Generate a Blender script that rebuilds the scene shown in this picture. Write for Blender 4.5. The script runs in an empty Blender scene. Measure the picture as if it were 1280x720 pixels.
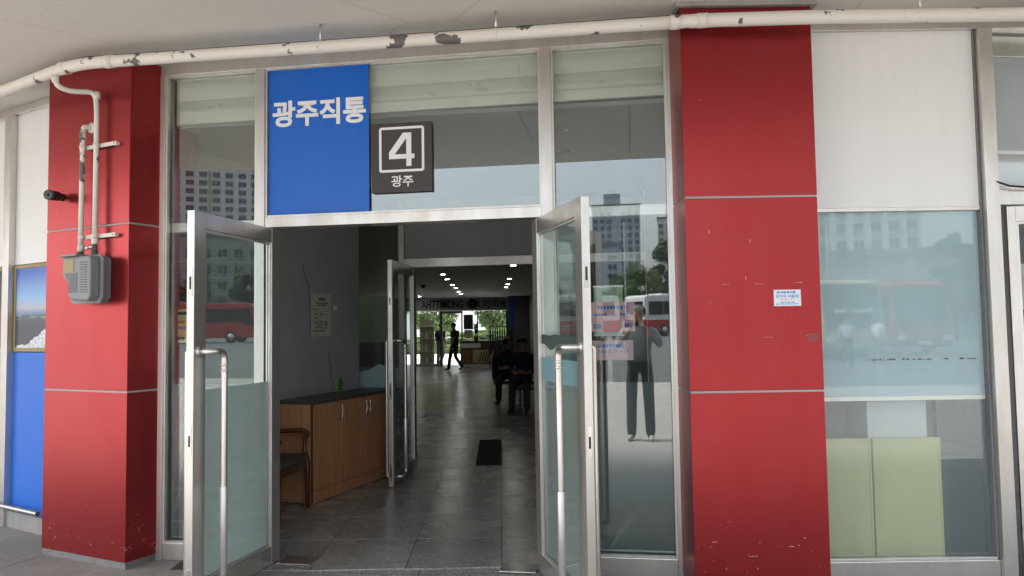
import bpy, bmesh, math, random
from mathutils import Matrix, Vector
random.seed(7)
rad = math.radians
SC = bpy.context.scene
COL = SC.collection

# ------------------------------------------------------------------ camera
F_PX, PITCH, ROLL, EYE = 940.0, math.atan(50 / 940.0), 0.0152, 1.5
_f = Vector((0, math.cos(PITCH), math.sin(PITCH)))
_u0 = Vector((0, -math.sin(PITCH), math.cos(PITCH)))
_r0 = Vector((1, 0, 0))
_u = _u0 * math.cos(ROLL) + _r0 * math.sin(ROLL)
_r = _r0 * math.cos(ROLL) - _u0 * math.sin(ROLL)
cd = bpy.data.cameras.new('camera')
cam = bpy.data.objects.new('camera', cd)
COL.objects.link(cam)
cd.sensor_width = 36.0
cd.lens = 36.0 * F_PX / 1280.0
cd.clip_start, cd.clip_end = 0.05, 3000
cam.matrix_world = Matrix(((_r.x, _u.x, -_f.x, 0), (_r.y, _u.y, -_f.y, 0), (_r.z, _u.z, -_f.z, EYE), (0, 0, 0, 1)))
SC.camera = cam

# ------------------------------------------------------------------ world, sun, exposure
SUN_EL, SUN_AZ = 60.0, 275.0           # degrees; azimuth from +Y towards +X (high, from the left)
w = bpy.data.worlds.new('World'); SC.world = w; w.use_nodes = True
nt = w.node_tree
sky = nt.nodes.new('ShaderNodeTexSky'); sky.sky_type = 'NISHITA'; sky.sun_disc = False
sky.sun_elevation = rad(SUN_EL); sky.sun_rotation = rad(SUN_AZ)
sky.air_density = 1.0; sky.dust_density = 4.0; sky.ozone_density = 1.0
hs = nt.nodes.new('ShaderNodeHueSaturation'); hs.inputs['Saturation'].default_value = 0.45
nt.links.new(sky.outputs[0], hs.inputs['Color'])
bg = nt.nodes['Background']; bg.inputs[1].default_value = 0.15
nt.links.new(hs.outputs[0], bg.inputs[0])
sd = bpy.data.lights.new('sun', 'SUN'); sd.energy = 1.5; sd.angle = rad(18); sd.color = (1, 0.97, 0.92)
so = bpy.data.objects.new('sun', sd); COL.objects.link(so)
_sd = Vector((math.sin(rad(SUN_AZ)) * math.cos(rad(SUN_EL)), math.cos(rad(SUN_AZ)) * math.cos(rad(SUN_EL)), math.sin(rad(SUN_EL))))
so.rotation_euler = _sd.to_track_quat('Z', 'Y').to_euler(); so.location = (0, 20, 40)
SC.view_settings.view_transform = 'Standard'; SC.view_settings.look = 'None'
SC.view_settings.gamma = 1.0; SC.view_settings.exposure = 2.13
SC.render.engine = 'CYCLES'
SC.cycles.use_denoising = True
SC.cycles.max_bounces = 8; SC.cycles.diffuse_bounces = 4; SC.cycles.glossy_bounces = 5
SC.cycles.transmission_bounces = 6; SC.cycles.transparent_max_bounces = 24
SC.cycles.sample_clamp_indirect = 6.0; SC.cycles.caustics_reflective = False; SC.cycles.caustics_refractive = False

# ------------------------------------------------------------------ materials
def newmat(name):
    m = bpy.data.materials.new(name); m.use_nodes = True
    n = m.node_tree; b = n.nodes['Principled BSDF']
    return m, n, b
def N(n, t, **k):
    x = n.nodes.new(t)
    for a, v in k.items(): setattr(x, a, v)
    return x
def coords(n, scale=(1, 1, 1), kind='Object'):
    tc = N(n, 'ShaderNodeTexCoord'); mp = N(n, 'ShaderNodeMapping'); mp.inputs['Scale'].default_value = scale
    if kind == 'World':
        g = N(n, 'ShaderNodeNewGeometry'); n.links.new(g.outputs['Position'], mp.inputs['Vector'])
    else: n.links.new(tc.outputs[kind], mp.inputs['Vector'])
    return mp.outputs[0]
def noise(n, vec, scale, detail=4, rough=0.6):
    x = N(n, 'ShaderNodeTexNoise'); x.inputs['Scale'].default_value = scale; x.inputs['Detail'].default_value = detail
    x.inputs['Roughness'].default_value = rough; n.links.new(vec, x.inputs['Vector']); return x.outputs['Fac']
def ramp(n, fac, stops):
    r = N(n, 'ShaderNodeValToRGB'); e = r.color_ramp.elements
    while len(e) < len(stops): e.new(0.5)
    for i, (p, c) in enumerate(stops):
        e[i].position = p; e[i].color = (*c, 1) if len(c) == 3 else c
    n.links.new(fac, r.inputs[0]); return r.outputs[0]
def g3(v): return (v, v, v)
def mixc(n, fac, a, b, mode='MIX'):
    m = N(n, 'ShaderNodeMix', data_type='RGBA', blend_type=mode)
    for s, v in ((m.inputs[0], fac), (m.inputs[6], a), (m.inputs[7], b)):
        if hasattr(v, 'links') or hasattr(v, 'is_linked'): n.links.new(v, s)
        elif isinstance(v, (tuple, list)): s.default_value = (*v, 1)
        else: s.default_value = v
    return m.outputs[2]
def math_(n, op, a, b=0.0):
    m = N(n, 'ShaderNodeMath', operation=op)
    for s, v in ((m.inputs[0], a), (m.inputs[1], b)):
        if hasattr(v, 'is_linked'): n.links.new(v, s)
        else: s.default_value = v
    return m.outputs[0]
def bump(n, b, h, strength=0.2, dist=0.01):
    x = N(n, 'ShaderNodeBump'); x.inputs['Strength'].default_value = strength; x.inputs['Distance'].default_value = dist
    n.links.new(h, x.inputs['Height']); n.links.new(x.outputs[0], b.inputs['Normal'])
MATS = {}
def plain(name, col, rough=0.5, metal=0.0, var=0.12, scale=6.0, stretch=(1, 1, 1), bmp=0.0, emit=0.0, spec=0.5, rvar=0.1, fine=0.0):
    """solid colour broken by two octaves of noise, roughness noise and optional fine relief"""
    if name in MATS: return MATS[name]
    m, n, b = newmat(name)
    v = coords(n, stretch, 'World')
    f = noise(n, v, scale, 6)
    c = mixc(n, f, tuple(x * (1 - var) for x in col), tuple(min(1, x * (1 + var)) for x in col))
    if fine:
        f2 = noise(n, v, 90, 2); c = mixc(n, fine, c, mixc(n, f2, g3(0.0), g3(1.0)), 'OVERLAY')
    n.links.new(c, b.inputs['Base Color'])
    r = math_(n, 'ADD', math_(n, 'MULTIPLY', f, rvar * 2), rough - rvar); n.links.new(r, b.inputs['Roughness'])
    b.inputs['Metallic'].default_value = metal; b.inputs['Specular IOR Level'].default_value = spec
    if bmp: bump(n, b, noise(n, v, scale * 8, 4), bmp)
    if emit:
        b.inputs['Emission Color'].default_value = (*col, 1); b.inputs['Emission Strength'].default_value = emit
    MATS[name] = m; return m

def mk_metal(name, col, rough, stain=0.35):
    m, n, b = newmat(name)
    v = coords(n, (1, 1, 0.25), 'World')
    big = noise(n, v, 7, 6, 0.65); fine = noise(n, coords(n, (120, 120, 3), 'World'), 1.0, 2)
    spots = noise(n, coords(n, (1, 1, 1), 'World'), 75, 3, 0.7)
    c = mixc(n, ramp(n, big, [(0.35, g3(0)), (0.7, g3(1))]), col, tuple(x * k for x, k in zip(col, (0.86, 0.81, 0.74))))
    c = mixc(n, ramp(n, spots, [(0.66, g3(0)), (0.72, g3(stain))]), c, (0.2, 0.15, 0.1))
    n.links.new(c, b.inputs['Base Color'])
    b.inputs['Metallic'].default_value = 0.85
    r = math_(n, 'ADD', math_(n, 'MULTIPLY', big, 0.25), rough - 0.12); n.links.new(r, b.inputs['Roughness'])
    bump(n, b, fine, 0.05, 0.002)
    MATS[name] = m
mk_metal('aluminium', (0.72, 0.70, 0.67), 0.34)
mk_metal('steel', (0.7, 0.69, 0.67), 0.22, 0.12)
mk_metal('old_bead', (0.80, 0.79, 0.77), 0.45, 0.2)

def mk_red():
    m, n, b = newmat('red_panel')
    w_ = coords(n, (1, 1, 1), 'World')
    f = noise(n, w_, 2.2, 4)
    c = mixc(n, f, (0.33, 0.016, 0.020), (0.37, 0.020, 0.024))
    # chips and scuffs: small pale flecks, denser in a band near the ground, plus thin scratches
    sep = N(n, 'ShaderNodeSeparateXYZ'); n.links.new(w_, sep.inputs[0])
    low = ramp(n, sep.outputs[2], [(0.0, g3(0.085)), (0.16, g3(0.075)), (0.30, g3(0.05)), (0.48, g3(0.0))])
    fl = noise(n, coords(n, (1, 1, 1.6), 'World'), 26, 3, 0.7)
    fl = math_(n, 'ADD', fl, low)
    chip = ramp(n, fl, [(0.74, g3(0)), (0.76, g3(0.8))])
    sc = noise(n, coords(n, (9, 9, 70), 'World'), 1.0, 5, 0.72); sc = math_(n, 'MULTIPLY', sc, math_(n, 'GREATER_THAN', low, 0.012))
    scr = ramp(n, sc, [(0.66, g3(0)), (0.69, g3(0.6))])
    c = mixc(n, chip, c, (0.62, 0.55, 0.52)); c = mixc(n, scr, c, (0.60, 0.42, 0.40))
    dust = noise(n, coords(n, (2, 2, 0.5), 'World'), 3, 6)
    c = mixc(n, math_(n, 'MULTIPLY', dust, 0.05), c, (0.5, 0.42, 0.38))
    n.links.new(c, b.inputs['Base Color'])
    r = math_(n, 'ADD', math_(n, 'MULTIPLY', noise(n, coords(n, (1, 1, 0.6), 'World'), 1.5, 1), 0.14), 0.25); n.links.new(r, b.inputs['Roughness'])
    b.inputs['Specular IOR Level'].default_value = 0.6; b.inputs['Metallic'].default_value = 0.77; b.inputs['Coat Weight'].default_value = 0.12; b.inputs['Coat Roughness'].default_value = 0.28
    bump(n, b, noise(n, w_, 3.0, 2), 0.05, 0.02)
    MATS['red_panel'] = m
mk_red()

def mk_soffit():
    m, n, b = newmat('painted_concrete')
    v = coords(n, (1, 1, 1), 'World')
    f = noise(n, v, 1.3, 8, 0.6)
    c = mixc(n, f, (0.69, 0.65, 0.585), (0.76, 0.725, 0.66))
    cr = noise(n, v, 9, 8, 0.75)
    c = mixc(n, ramp(n, cr, [(0.69, g3(0)), (0.73, g3(0.55))]), c, (0.30, 0.26, 0.22))
    vo = N(n, 'ShaderNodeTexVoronoi', feature='DISTANCE_TO_EDGE'); vo.inputs['Scale'].default_value = 0.8
    wv = mixc(n, 0.12, v, N(n, 'ShaderNodeTexNoise').outputs['Color']); n.links.new(wv, vo.inputs['Vector'])
    c = mixc(n, ramp(n, vo.outputs[0], [(0.0, g3(0.35)), (0.006, g3(0))]), c, (0.38, 0.34, 0.30))
    n.links.new(c, b.inputs['Base Color']); b.inputs['Roughness'].default_value = 0.85
    bump(n, b, noise(n, v, 30, 6), 0.25, 0.01)
    MATS['painted_concrete'] = m
mk_soffit()

def mk_pipe():
    m, n, b = newmat('chipped_pipe_paint')
    v = coords(n, (1, 1, 1), 'World')
    f = noise(n, v, 5.5, 4, 0.55); g = noise(n, v, 40, 5, 0.7)
    c = mixc(n, g, (0.74, 0.69, 0.61), (0.84, 0.80, 0.73))
    chip = math_(n, 'ADD', f, math_(n, 'MULTIPLY', g, 0.12))
    c = mixc(n, ramp(n, chip, [(0.655, g3(0)), (0.660, g3(1))]), c, (0.14, 0.13, 0.125))
    c = mixc(n, ramp(n, g, [(0.70, g3(0)), (0.76, g3(0.6))]), c, (0.34, 0.24, 0.16))
    n.links.new(c, b.inputs['Base Color']); b.inputs['Roughness'].default_value = 0.5
    bump(n, b, chip, 0.3, 0.01); MATS['chipped_pipe_paint'] = m
mk_pipe()

def mk_glass(name, tint, f0=0.10, dirt=0.04):
    m, n, b = newmat(name); n.nodes.remove(b); out = n.nodes['Material Output']
    tr = N(n, 'ShaderNodeBsdfTransparent'); tr.inputs[0].default_value = (*tint, 1)
    gl = N(n, 'ShaderNodeBsdfGlossy'); gl.inputs['Roughness'].default_value = 0.008; gl.inputs['Color'].default_value = (0.97, 1.0, 0.99, 1)
    lw = N(n, 'ShaderNodeLayerWeight'); lw.inputs[0].default_value = 0.5
    fac = math_(n, 'ADD', math_(n, 'MULTIPLY', math_(n, 'POWER', lw.outputs['Facing'], 4.0), 0.75), f0)
    mx = N(n, 'ShaderNodeMixShader'); n.links.new(fac, mx.inputs[0]); n.links.new(tr.outputs[0], mx.inputs[1]); n.links.new(gl.outputs[0], mx.inputs[2])
    df = N(n, 'ShaderNodeBsdfDiffuse'); df.inputs[0].default_value = (0.5, 0.52, 0.5, 1)
    v = coords(n, (1, 1, 0.5), 'World')
    dm = math_(n, 'ADD', math_(n, 'MULTIPLY', ramp(n, noise(n, v, 4, 8, 0.7), [(0.45, g3(0)), (0.8, g3(1))]), dirt), ramp(n, noise(n, coords(n, (1, 1, 1), 'World'), 60, 2), [(0.76, g3(0)), (0.79, g3(0.12))]))
    m2 = N(n, 'ShaderNodeMixShader'); n.links.new(dm, m2.inputs[0]); n.links.new(mx.outputs[0], m2.inputs[1]); n.links.new(df.outputs[0], m2.inputs[2])
    n.links.new(m2.outputs[0], out.inputs[0]); MATS[name] = m
mk_glass('glass', (0.93, 0.958, 0.945), 0.11, 0.02)
mk_glass('office_glass', (0.975, 0.988, 0.988), 0.042, 0.02)
mk_glass('door_glass', (0.92, 0.965, 0.955), 0.045, 0.04)
mk_glass('inner_glass', (0.96, 0.98, 0.97), 0.035, 0.02)

def mk_film(name, col, transl=0.5, alpha=1.0):
    m, n, b = newmat(name); n.nodes.remove(b); out = n.nodes['Material Output']
    v = coords(n, (1, 1, 0.4), 'World'); f = noise(n, v, 5, 6)
    c = mixc(n, f, tuple(x * 0.9 for x in col), tuple(min(1, x * 1.1) for x in col))
    d = N(n, 'ShaderNodeBsdfDiffuse'); t = N(n, 'ShaderNodeBsdfTranslucent')
    n.links.new(c, d.inputs[0]); n.links.new(c, t.inputs[0])
    mx = N(n, 'ShaderNodeMixShader'); mx.inputs[0].default_value = transl
    n.links.new(d.outputs[0], mx.inputs[1]); n.links.new(t.outputs[0], mx.inputs[2])
    res = mx
    if alpha < 1:
        tr = N(n, 'ShaderNodeBsdfTransparent'); m3 = N(n, 'ShaderNodeMixShader'); m3.inputs[0].default_value = alpha
        n.links.new(tr.outputs[0], m3.inputs[1]); n.links.new(mx.outputs[0], m3.inputs[2]); res = m3
    n.links.new(res.outputs[0], out.inputs[0]); MATS[name] = m
mk_film('frosted_film', (0.68, 0.715, 0.70), 0.5, 0.9)
mk_film('frosted_film_shaded', (0.24, 0.29, 0.29), 0.3, 0.80)  # sidelight film, darker because its outside lighting is put into the colour
mk_film('pale_blue_film', (0.62, 0.78, 0.80), 0.25, 0.97)
mk_film('blue_strip_film', (0.42, 0.64, 0.68), 0.5, 0.9)
mk_film('band_film', (0.13, 0.17, 0.16), 0.3, 0.75)
mk_film('office_haze', (0.55, 0.64, 0.64), 0.5, 0.22)

def mk_terrazzo(name, lo, hi, rough, size=0.0):
    m, n, b = newmat(name)
    v = coords(n, (1, 1, 1), 'World')
    vo = N(n, 'ShaderNodeTexVoronoi'); vo.inputs['Scale'].default_value = 130; n.links.new(v, vo.inputs['Vector'])
    f = noise(n, v, 1.6, 5); oi = N(n, 'ShaderNodeObjectInfo')
    c = mixc(n, vo.outputs['Color'], lo, hi)
    big = N(n, 'ShaderNodeMix', data_type='RGBA', blend_type='MULTIPLY'); big.inputs[0].default_value = 1
    k = ramp(n, f, [(0.3, (0.78, 0.76, 0.74)), (0.7, (1.08, 1.05, 1.0))]); n.links.new(c, big.inputs[6]); n.links.new(k, big.inputs[7])
    k2 = ramp(n, oi.outputs['Random'], [(0, g3(0.86)), (1, g3(1.06))])
    c = mixc(n, 1.0, big.outputs[2], k2, 'MULTIPLY')
    if size:
        br = N(n, 'ShaderNodeTexBrick'); br.offset = 0.0; br.inputs['Scale'].default_value = 1.0
        br.inputs['Brick Width'].default_value = size; br.inputs['Row Height'].default_value = size * 1.12; br.inputs['Mortar Size'].default_value = 0.004
        br.inputs['Color1'].default_value = (1, 1, 1, 1); br.inputs['Color2'].default_value = (0.88, 0.88, 0.88, 1); br.inputs['Mortar'].default_value = (0.3, 0.3, 0.3, 1)
        n.links.new(v, br.inputs['Vector']); c = mixc(n, 1.0, c, br.outputs['Color'], 'MULTIPLY')
    n.links.new(c, b.inputs['Base Color'])
    r = math_(n, 'ADD', math_(n, 'MULTIPLY', f, 0.2), rough - 0.1); n.links.new(r, b.inputs['Roughness'])
    bump(n, b, noise(n, v, 25, 3), 0.04, 0.004)
    MATS[name] = m
mk_terrazzo('hall_tile', (0.14, 0.132, 0.122), (0.62, 0.60, 0.56), 0.27)
mk_terrazzo('hall_floor_far', (0.14, 0.132, 0.122), (0.58, 0.56, 0.52), 0.23, 0.6)
mk_terrazzo('paving', (0.24, 0.222, 0.205), (0.40, 0.375, 0.35), 0.8)
plain('asphalt', (0.11, 0.112, 0.115), 0.85, scale=0.4, var=0.2)
mk_terrazzo('plaza_ground', (0.36, 0.35, 0.335), (0.46, 0.45, 0.43), 0.8, 1.1)

def mk_wood(name, c1, c2, rough=0.4, axis=(30, 30, 1.2)):
    m, n, b = newmat(name)
    v = coords(n, axis, 'Object')
    f = noise(n, v, 1.5, 6, 0.65)
    n.links.new(mixc(n, ramp(n, f, [(0.3, g3(0)), (0.7, g3(1))]), c1, c2), b.inputs['Base Color'])
    b.inputs['Roughness'].default_value = rough; bump(n, b, f, 0.06, 0.003); MATS[name] = m
mk_wood('cabinet_wood', (0.46, 0.205, 0.09), (0.68, 0.35, 0.17))
mk_wood('chair_wood', (0.10, 0.028, 0.010), (0.17, 0.052, 0.02), 0.25)
mk_wood('bench_wood', (0.22, 0.11, 0.04), (0.34, 0.18, 0.07), 0.35)

def mk_greywall():
    m, n, b = newmat('grey_wall_paint')
    v = coords(n, (1, 1, 1), 'World'); f = noise(n, v, 2, 8, 0.65)
    c = mixc(n, f, (0.38, 0.385, 0.405), (0.50, 0.505, 0.525))
    sp = noise(n, v, 22, 6, 0.75); c = mixc(n, ramp(n, sp, [(0.68, g3(0)), (0.72, g3(0.8))]), c, (0.08, 0.08, 0.08))
    n.links.new(c, b.inputs['Base Color']); b.inputs['Roughness'].default_value = 0.7; bump(n, b, noise(n, v, 18, 6), 0.3, 0.006)
    MATS['grey_wall_paint'] = m
mk_greywall()

def mk_print():
    """printed landscape photograph: blue sky, pale horizon, grey water, frosted trees below (object space, metres)"""
    m, n, b = newmat('landscape_print')
    tc = N(n, 'ShaderNodeTexCoord'); sep = N(n, 'ShaderNodeSeparateXYZ'); n.links.new(tc.outputs['Generated'], sep.inputs[0])
    v = coords(n, (1, 1, 1), 'Object')
    big = noise(n, v, 5, 6); z = math_(n, 'ADD', sep.outputs[2], math_(n, 'MULTIPLY', math_(n, 'SUBTRACT', big, 0.5), 0.06))
    c = ramp(n, z, [(0.30, (0.06, 0.075, 0.095)), (0.40, (0.10, 0.12, 0.15)), (0.43, (0.16, 0.27, 0.45)), (0.50, (0.50, 0.50, 0.58)), (0.62, (0.28, 0.50, 0.80)), (0.96, (0.035, 0.13, 0.55))])
    fr = noise(n, v, 34, 6, 0.8); x = sep.outputs[0]
    edge = math_(n, 'ADD', math_(n, 'MULTIPLY', x, 0.26), math_(n, 'MULTIPLY', math_(n, 'SUBTRACT', big, 0.5), 0.35))
    msk = math_(n, 'LESS_THAN', sep.outputs[2], edge)
    c = mixc(n, msk, c, ramp(n, fr, [(0.35, (0.22, 0.24, 0.30)), (0.55, (0.80, 0.82, 0.86))]))
    isl = math_(n, 'MULTIPLY', math_(n, 'GREATER_THAN', noise(n, coords(n, (8, 8, 60), 'Object'), 1, 3), 0.58), math_(n, 'LESS_THAN', math_(n, 'ABSOLUTE', math_(n, 'SUBTRACT', sep.outputs[2], 0.40)), 0.04))
    c = mixc(n, math_(n, 'MULTIPLY', isl, 0.6), c, (0.45, 0.45, 0.5))
    n.links.new(c, b.inputs['Base Color']); b.inputs['Roughness'].default_value = 0.3; MATS['landscape_print'] = m
    m, n, b = newmat('city_night_print')
    tc = N(n, 'ShaderNodeTexCoord'); sep = N(n, 'ShaderNodeSeparateXYZ'); n.links.new(tc.outputs['Generated'], sep.inputs[0])
    c = ramp(n, sep.outputs[2], [(0.12, (0.05, 0.05, 0.06)), (0.3, (0.22, 0.14, 0.12)), (0.46, (0.30, 0.16, 0.15)), (0.5, (0.10, 0.10, 0.12)), (0.9, (0.05, 0.055, 0.08))])
    n.links.new(c, b.inputs['Base Color']); b.inputs['Roughness'].default_value = 0.3; MATS['city_night_print'] = m
mk_print()

def leafmat(name, a, b_, tr=0.3):
    m, n, b = newmat(name); oi = N(n, 'ShaderNodeNewGeometry')
    c = ramp(n, oi.outputs['Random Per Island'], [(0, a), (1, b_)]); n.links.new(c, b.inputs['Base Color']); b.inputs['Roughness'].default_value = 0.6
    t = N(n, 'ShaderNodeBsdfTranslucent'); n.links.new(c, t.inputs[0]); mx = N(n, 'ShaderNodeMixShader'); mx.inputs[0].default_value = tr
    out = n.nodes['Material Output']; n.links.new(b.outputs[0], mx.inputs[1]); n.links.new(t.outputs[0], mx.inputs[2]); n.links.new(mx.outputs[0], out.inputs[0])
    MATS[name] = m
leafmat('leaf_dark', (0.035, 0.055, 0.022), (0.075, 0.105, 0.04))
leafmat('leaf_light', (0.09, 0.15, 0.045), (0.14, 0.21, 0.07), 0.5)

for nm, col, ro in (('white_panel', (0.89, 0.89, 0.88), 0.38), ('cream_paint', (0.88, 0.88, 0.76), 0.7), ('joint_grey', (0.30, 0.29, 0.28), 0.8), ('joint_pale', (0.42, 0.40, 0.38), 0.7),
                    ('blue_panel', (0.020, 0.165, 0.68), 0.42), ('blue_sign', (0.005, 0.135, 0.60), 0.36), ('letter_white', (0.90, 0.90, 0.89), 0.5), ('sign_brown', (0.055, 0.045, 0.043), 0.5),
                    ('black', (0.012, 0.012, 0.013), 0.4), ('dark_rubber', (0.03, 0.03, 0.03), 0.7), ('stone_base', (0.22, 0.21, 0.20), 0.8), ('sill_grey', (0.34, 0.33, 0.31), 0.6),
                    ('paper', (0.66, 0.63, 0.54), 0.8), ('ink', (0.05, 0.045, 0.045), 0.8), ('ink_red', (0.42, 0.06, 0.05), 0.8), ('ink_blue', (0.04, 0.16, 0.50), 0.8), ('sticker_white', (0.80, 0.82, 0.86), 0.5), ('sticker_blue', (0.06, 0.25, 0.62), 0.5), ('sticker_pink', (0.72, 0.35, 0.37), 0.5),
                    ('pink_paper', (0.72, 0.42, 0.46), 0.6), ('pale_green_board', (0.46, 0.60, 0.46), 0.6), ('yellow_green_panel', (0.80, 0.77, 0.38), 0.55), ('white_box', (0.88, 0.89, 0.89), 0.5),
                    ('counter_top', (0.085, 0.072, 0.065), 0.35), ('seat_fabric', (0.10, 0.075, 0.065), 0.9), ('brush_green', (0.16, 0.42, 0.05), 0.6), ('hall_ceiling_paint', (0.42, 0.42, 0.40), 0.8), ('hall_wall_paint', (0.22, 0.22, 0.215), 0.8),
                    ('soffit_panel', (0.60, 0.62, 0.61), 0.6), ('meter_grey', (0.24, 0.245, 0.255), 0.45), ('meter_dark', (0.10, 0.105, 0.11), 0.6), ('brass_plate', (0.36, 0.27, 0.13), 0.5), ('shop_board', (0.36, 0.35, 0.36), 0.5), ('rug', (0.022, 0.022, 0.022), 0.95),
                    ('skin', (0.40, 0.24, 0.17), 0.55), ('hair', (0.015, 0.013, 0.012), 0.6), ('shirt_grey', (0.26, 0.28, 0.31), 0.85), ('cloth_black', (0.014, 0.014, 0.016), 0.9), ('cloth_navy', (0.018, 0.026, 0.05), 0.9), ('trouser_dark', (0.06, 0.065, 0.07), 0.9), ('trouser_beige', (0.30, 0.27, 0.22), 0.9), ('shoe_pale', (0.55, 0.53, 0.49), 0.7), ('shoe_dark', (0.05, 0.04, 0.035), 0.6), ('shirt_pale', (0.5, 0.55, 0.6), 0.8),
                    ('bus_red', (0.42, 0.020, 0.026), 0.25), ('bus_white', (0.70, 0.70, 0.70), 0.25), ('bus_gold', (0.45, 0.38, 0.22), 0.25), ('bus_glass', (0.015, 0.018, 0.02), 0.06), ('tyre', (0.02, 0.02, 0.02), 0.85), ('lamp_white', (0.75, 0.75, 0.72), 0.2), ('lamp_red', (0.4, 0.02, 0.02), 0.25),
                    ('tower_white', (0.60, 0.60, 0.58), 0.8), ('tower_blue', (0.36, 0.42, 0.48), 0.8), ('tower_grey', (0.34, 0.33, 0.32), 0.8), ('tower_ochre', (0.42, 0.33, 0.18), 0.8), ('window_dark', (0.05, 0.065, 0.075), 0.15), ('roof_grey', (0.2, 0.2, 0.2), 0.8), ('shop_sign_pale', (0.6, 0.6, 0.55), 0.6), ('awning_blue', (0.10, 0.32, 0.46), 0.6), ('awning_yellow', (0.5, 0.44, 0.2), 0.6),
                    ('bark', (0.08, 0.06, 0.045), 0.9), ('pole_grey', (0.35, 0.36, 0.36), 0.5), ('blocker_wall', (0.4, 0.38, 0.35), 0.85), ('plant_pot', (0.3, 0.16, 0.10), 0.7), ('grass_green', (0.07, 0.12, 0.04), 0.9), ('banner_blue', (0.03, 0.10, 0.45), 0.5), ('yellow_board', (0.55, 0.55, 0.24), 0.6), ('orange_ink', (0.6, 0.22, 0.10), 0.6), ('counter_brown', (0.14, 0.085, 0.05), 0.5), ('roller_grey', (0.50, 0.52, 0.54), 0.7), ('display_cream', (0.55, 0.50, 0.32), 0.7), ('cable_black', (0.01, 0.01, 0.01), 0.5)):
    plain(nm, col, ro, var=0.03 if nm in ('white_panel', 'blue_sign', 'blue_panel', 'yellow_green_panel') else 0.12)
plain('downlight_glow', (1.0, 0.95, 0.86), 0.4, emit=22.0, var=0.0)
plain('lens_unlit', (0.55, 0.57, 0.57), 0.25)
M_ = MATS
def restain(name, dark, amount, stretch=(3, 3, 0.35)):
    m = MATS[name]; n = m.node_tree; b = n.nodes['Principled BSDF']; src = b.inputs['Base Color'].links[0].from_socket
    f = noise(n, coords(n, stretch, 'World'), 2.2, 7, 0.68); g = noise(n, coords(n, (1, 1, 1), 'World'), 55, 3, 0.7)
    c = mixc(n, ramp(n, f, [(0.48, g3(0)), (0.75, g3(amount))]), src, dark)
    c = mixc(n, ramp(n, g, [(0.73, g3(0)), (0.76, g3(amount * 1.6))]), c, dark)
    n.links.new(c, b.inputs['Base Color'])
restain('white_panel', (0.60, 0.57, 0.52), 0.10, (5, 5, 0.25)); restain('blue_panel', (0.10, 0.18, 0.42), 0.3); restain('blue_sign', (0.05, 0.16, 0.55), 0.35); restain('cream_paint', (0.45, 0.43, 0.34), 0.3, (0.5, 0.5, 4)); restain('sill_grey', (0.12, 0.11, 0.10), 0.4); restain('stone_base', (0.07, 0.065, 0.06), 0.6, (4, 4, 4)); restain('yellow_green_panel', (0.45, 0.44, 0.25), 0.3); restain('meter_grey', (0.10, 0.10, 0.10), 0.4)

# ------------------------------------------------------------------ mesh helpers
def bxm(bm, x0, x1, y0, y1, z0, z1, bev=0.0):
    r = bmesh.ops.create_cube(bm, size=1.0)
    vs = r['verts']
    for v in vs:
        v.co.x = x0 + (v.co.x + 0.5) * (x1 - x0); v.co.y = y0 + (v.co.y + 0.5) * (y1 - y0); v.co.z = z0 + (v.co.z + 0.5) * (z1 - z0)
    if bev > 0:
        es = list({e for v in vs for e in v.link_edges})
        bmesh.ops.bevel(bm, geom=es, offset=bev, segments=2, affect='EDGES', profile=0.6)
    return bm
def box(x0, x1, y0, y1, z0, z1, bev=0.0): return bxm(bmesh.new(), x0, x1, y0, y1, z0, z1, bev)
def tubem(bm, pts, r, seg=12, cap=True):
    pts = [Vector(p) for p in pts]; rs = r if isinstance(r, (list, tuple)) else [r] * len(pts)
    rings = []; prev = None
    for i, p in enumerate(pts):
        d = (pts[min(i + 1, len(pts) - 1)] - pts[max(i - 1, 0)]).normalized()
        if prev is None:
            a = Vector((0, 0, 1)) if abs(d.z) < 0.9 else Vector((1, 0, 0)); s = d.cross(a).normalized()
        else: s = (prev - d * prev.dot(d)).normalized()
        prev = s; t = d.cross(s)
        rings.append([bm.verts.new(p + (s * math.cos(2 * math.pi * k / seg) + t * math.sin(2 * math.pi * k / seg)) * rs[i]) for k in range(seg)])
    for A, B in zip(rings, rings[1:]):
        for k in range(seg):
            f = bm.faces.new((A[k], A[(k + 1) % seg], B[(k + 1) % seg], B[k])); f.smooth = True
    if cap: bm.faces.new(rings[0][::-1]); bm.faces.new(rings[-1])
    return bm
def tube(pts, r, seg=12): return tubem(bmesh.new(), pts, r, seg)
def round_path(pts, rr, n=5):
    pts = [Vector(p) for p in pts]; out = [pts[0]]
    for a, b, c in zip(pts, pts[1:], pts[2:]):
        q = min(rr, (a - b).length * 0.49, (c - b).length * 0.49)
        p0 = b + (a - b).normalized() * q; p1 = b + (c - b).normalized() * q
        for k in range(n + 1):
            t = k / n; out.append(p0 * (1 - t) ** 2 + b * 2 * t * (1 - t) + p1 * t * t)
    out.append(pts[-1]); return out
def prism(poly, z0, z1):
    bm = bmesh.new(); A = [bm.verts.new((x, y, z0)) for x, y in poly]; B = [bm.verts.new((x, y, z1)) for x, y in poly]
    bm.faces.new(A[::-1]); bm.faces.new(B)
    for i in range(len(poly)): j = (i + 1) % len(poly); bm.faces.new((A[i], A[j], B[j], B[i]))
    bmesh.ops.recalc_face_normals(bm, faces=bm.faces); return bm
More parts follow.
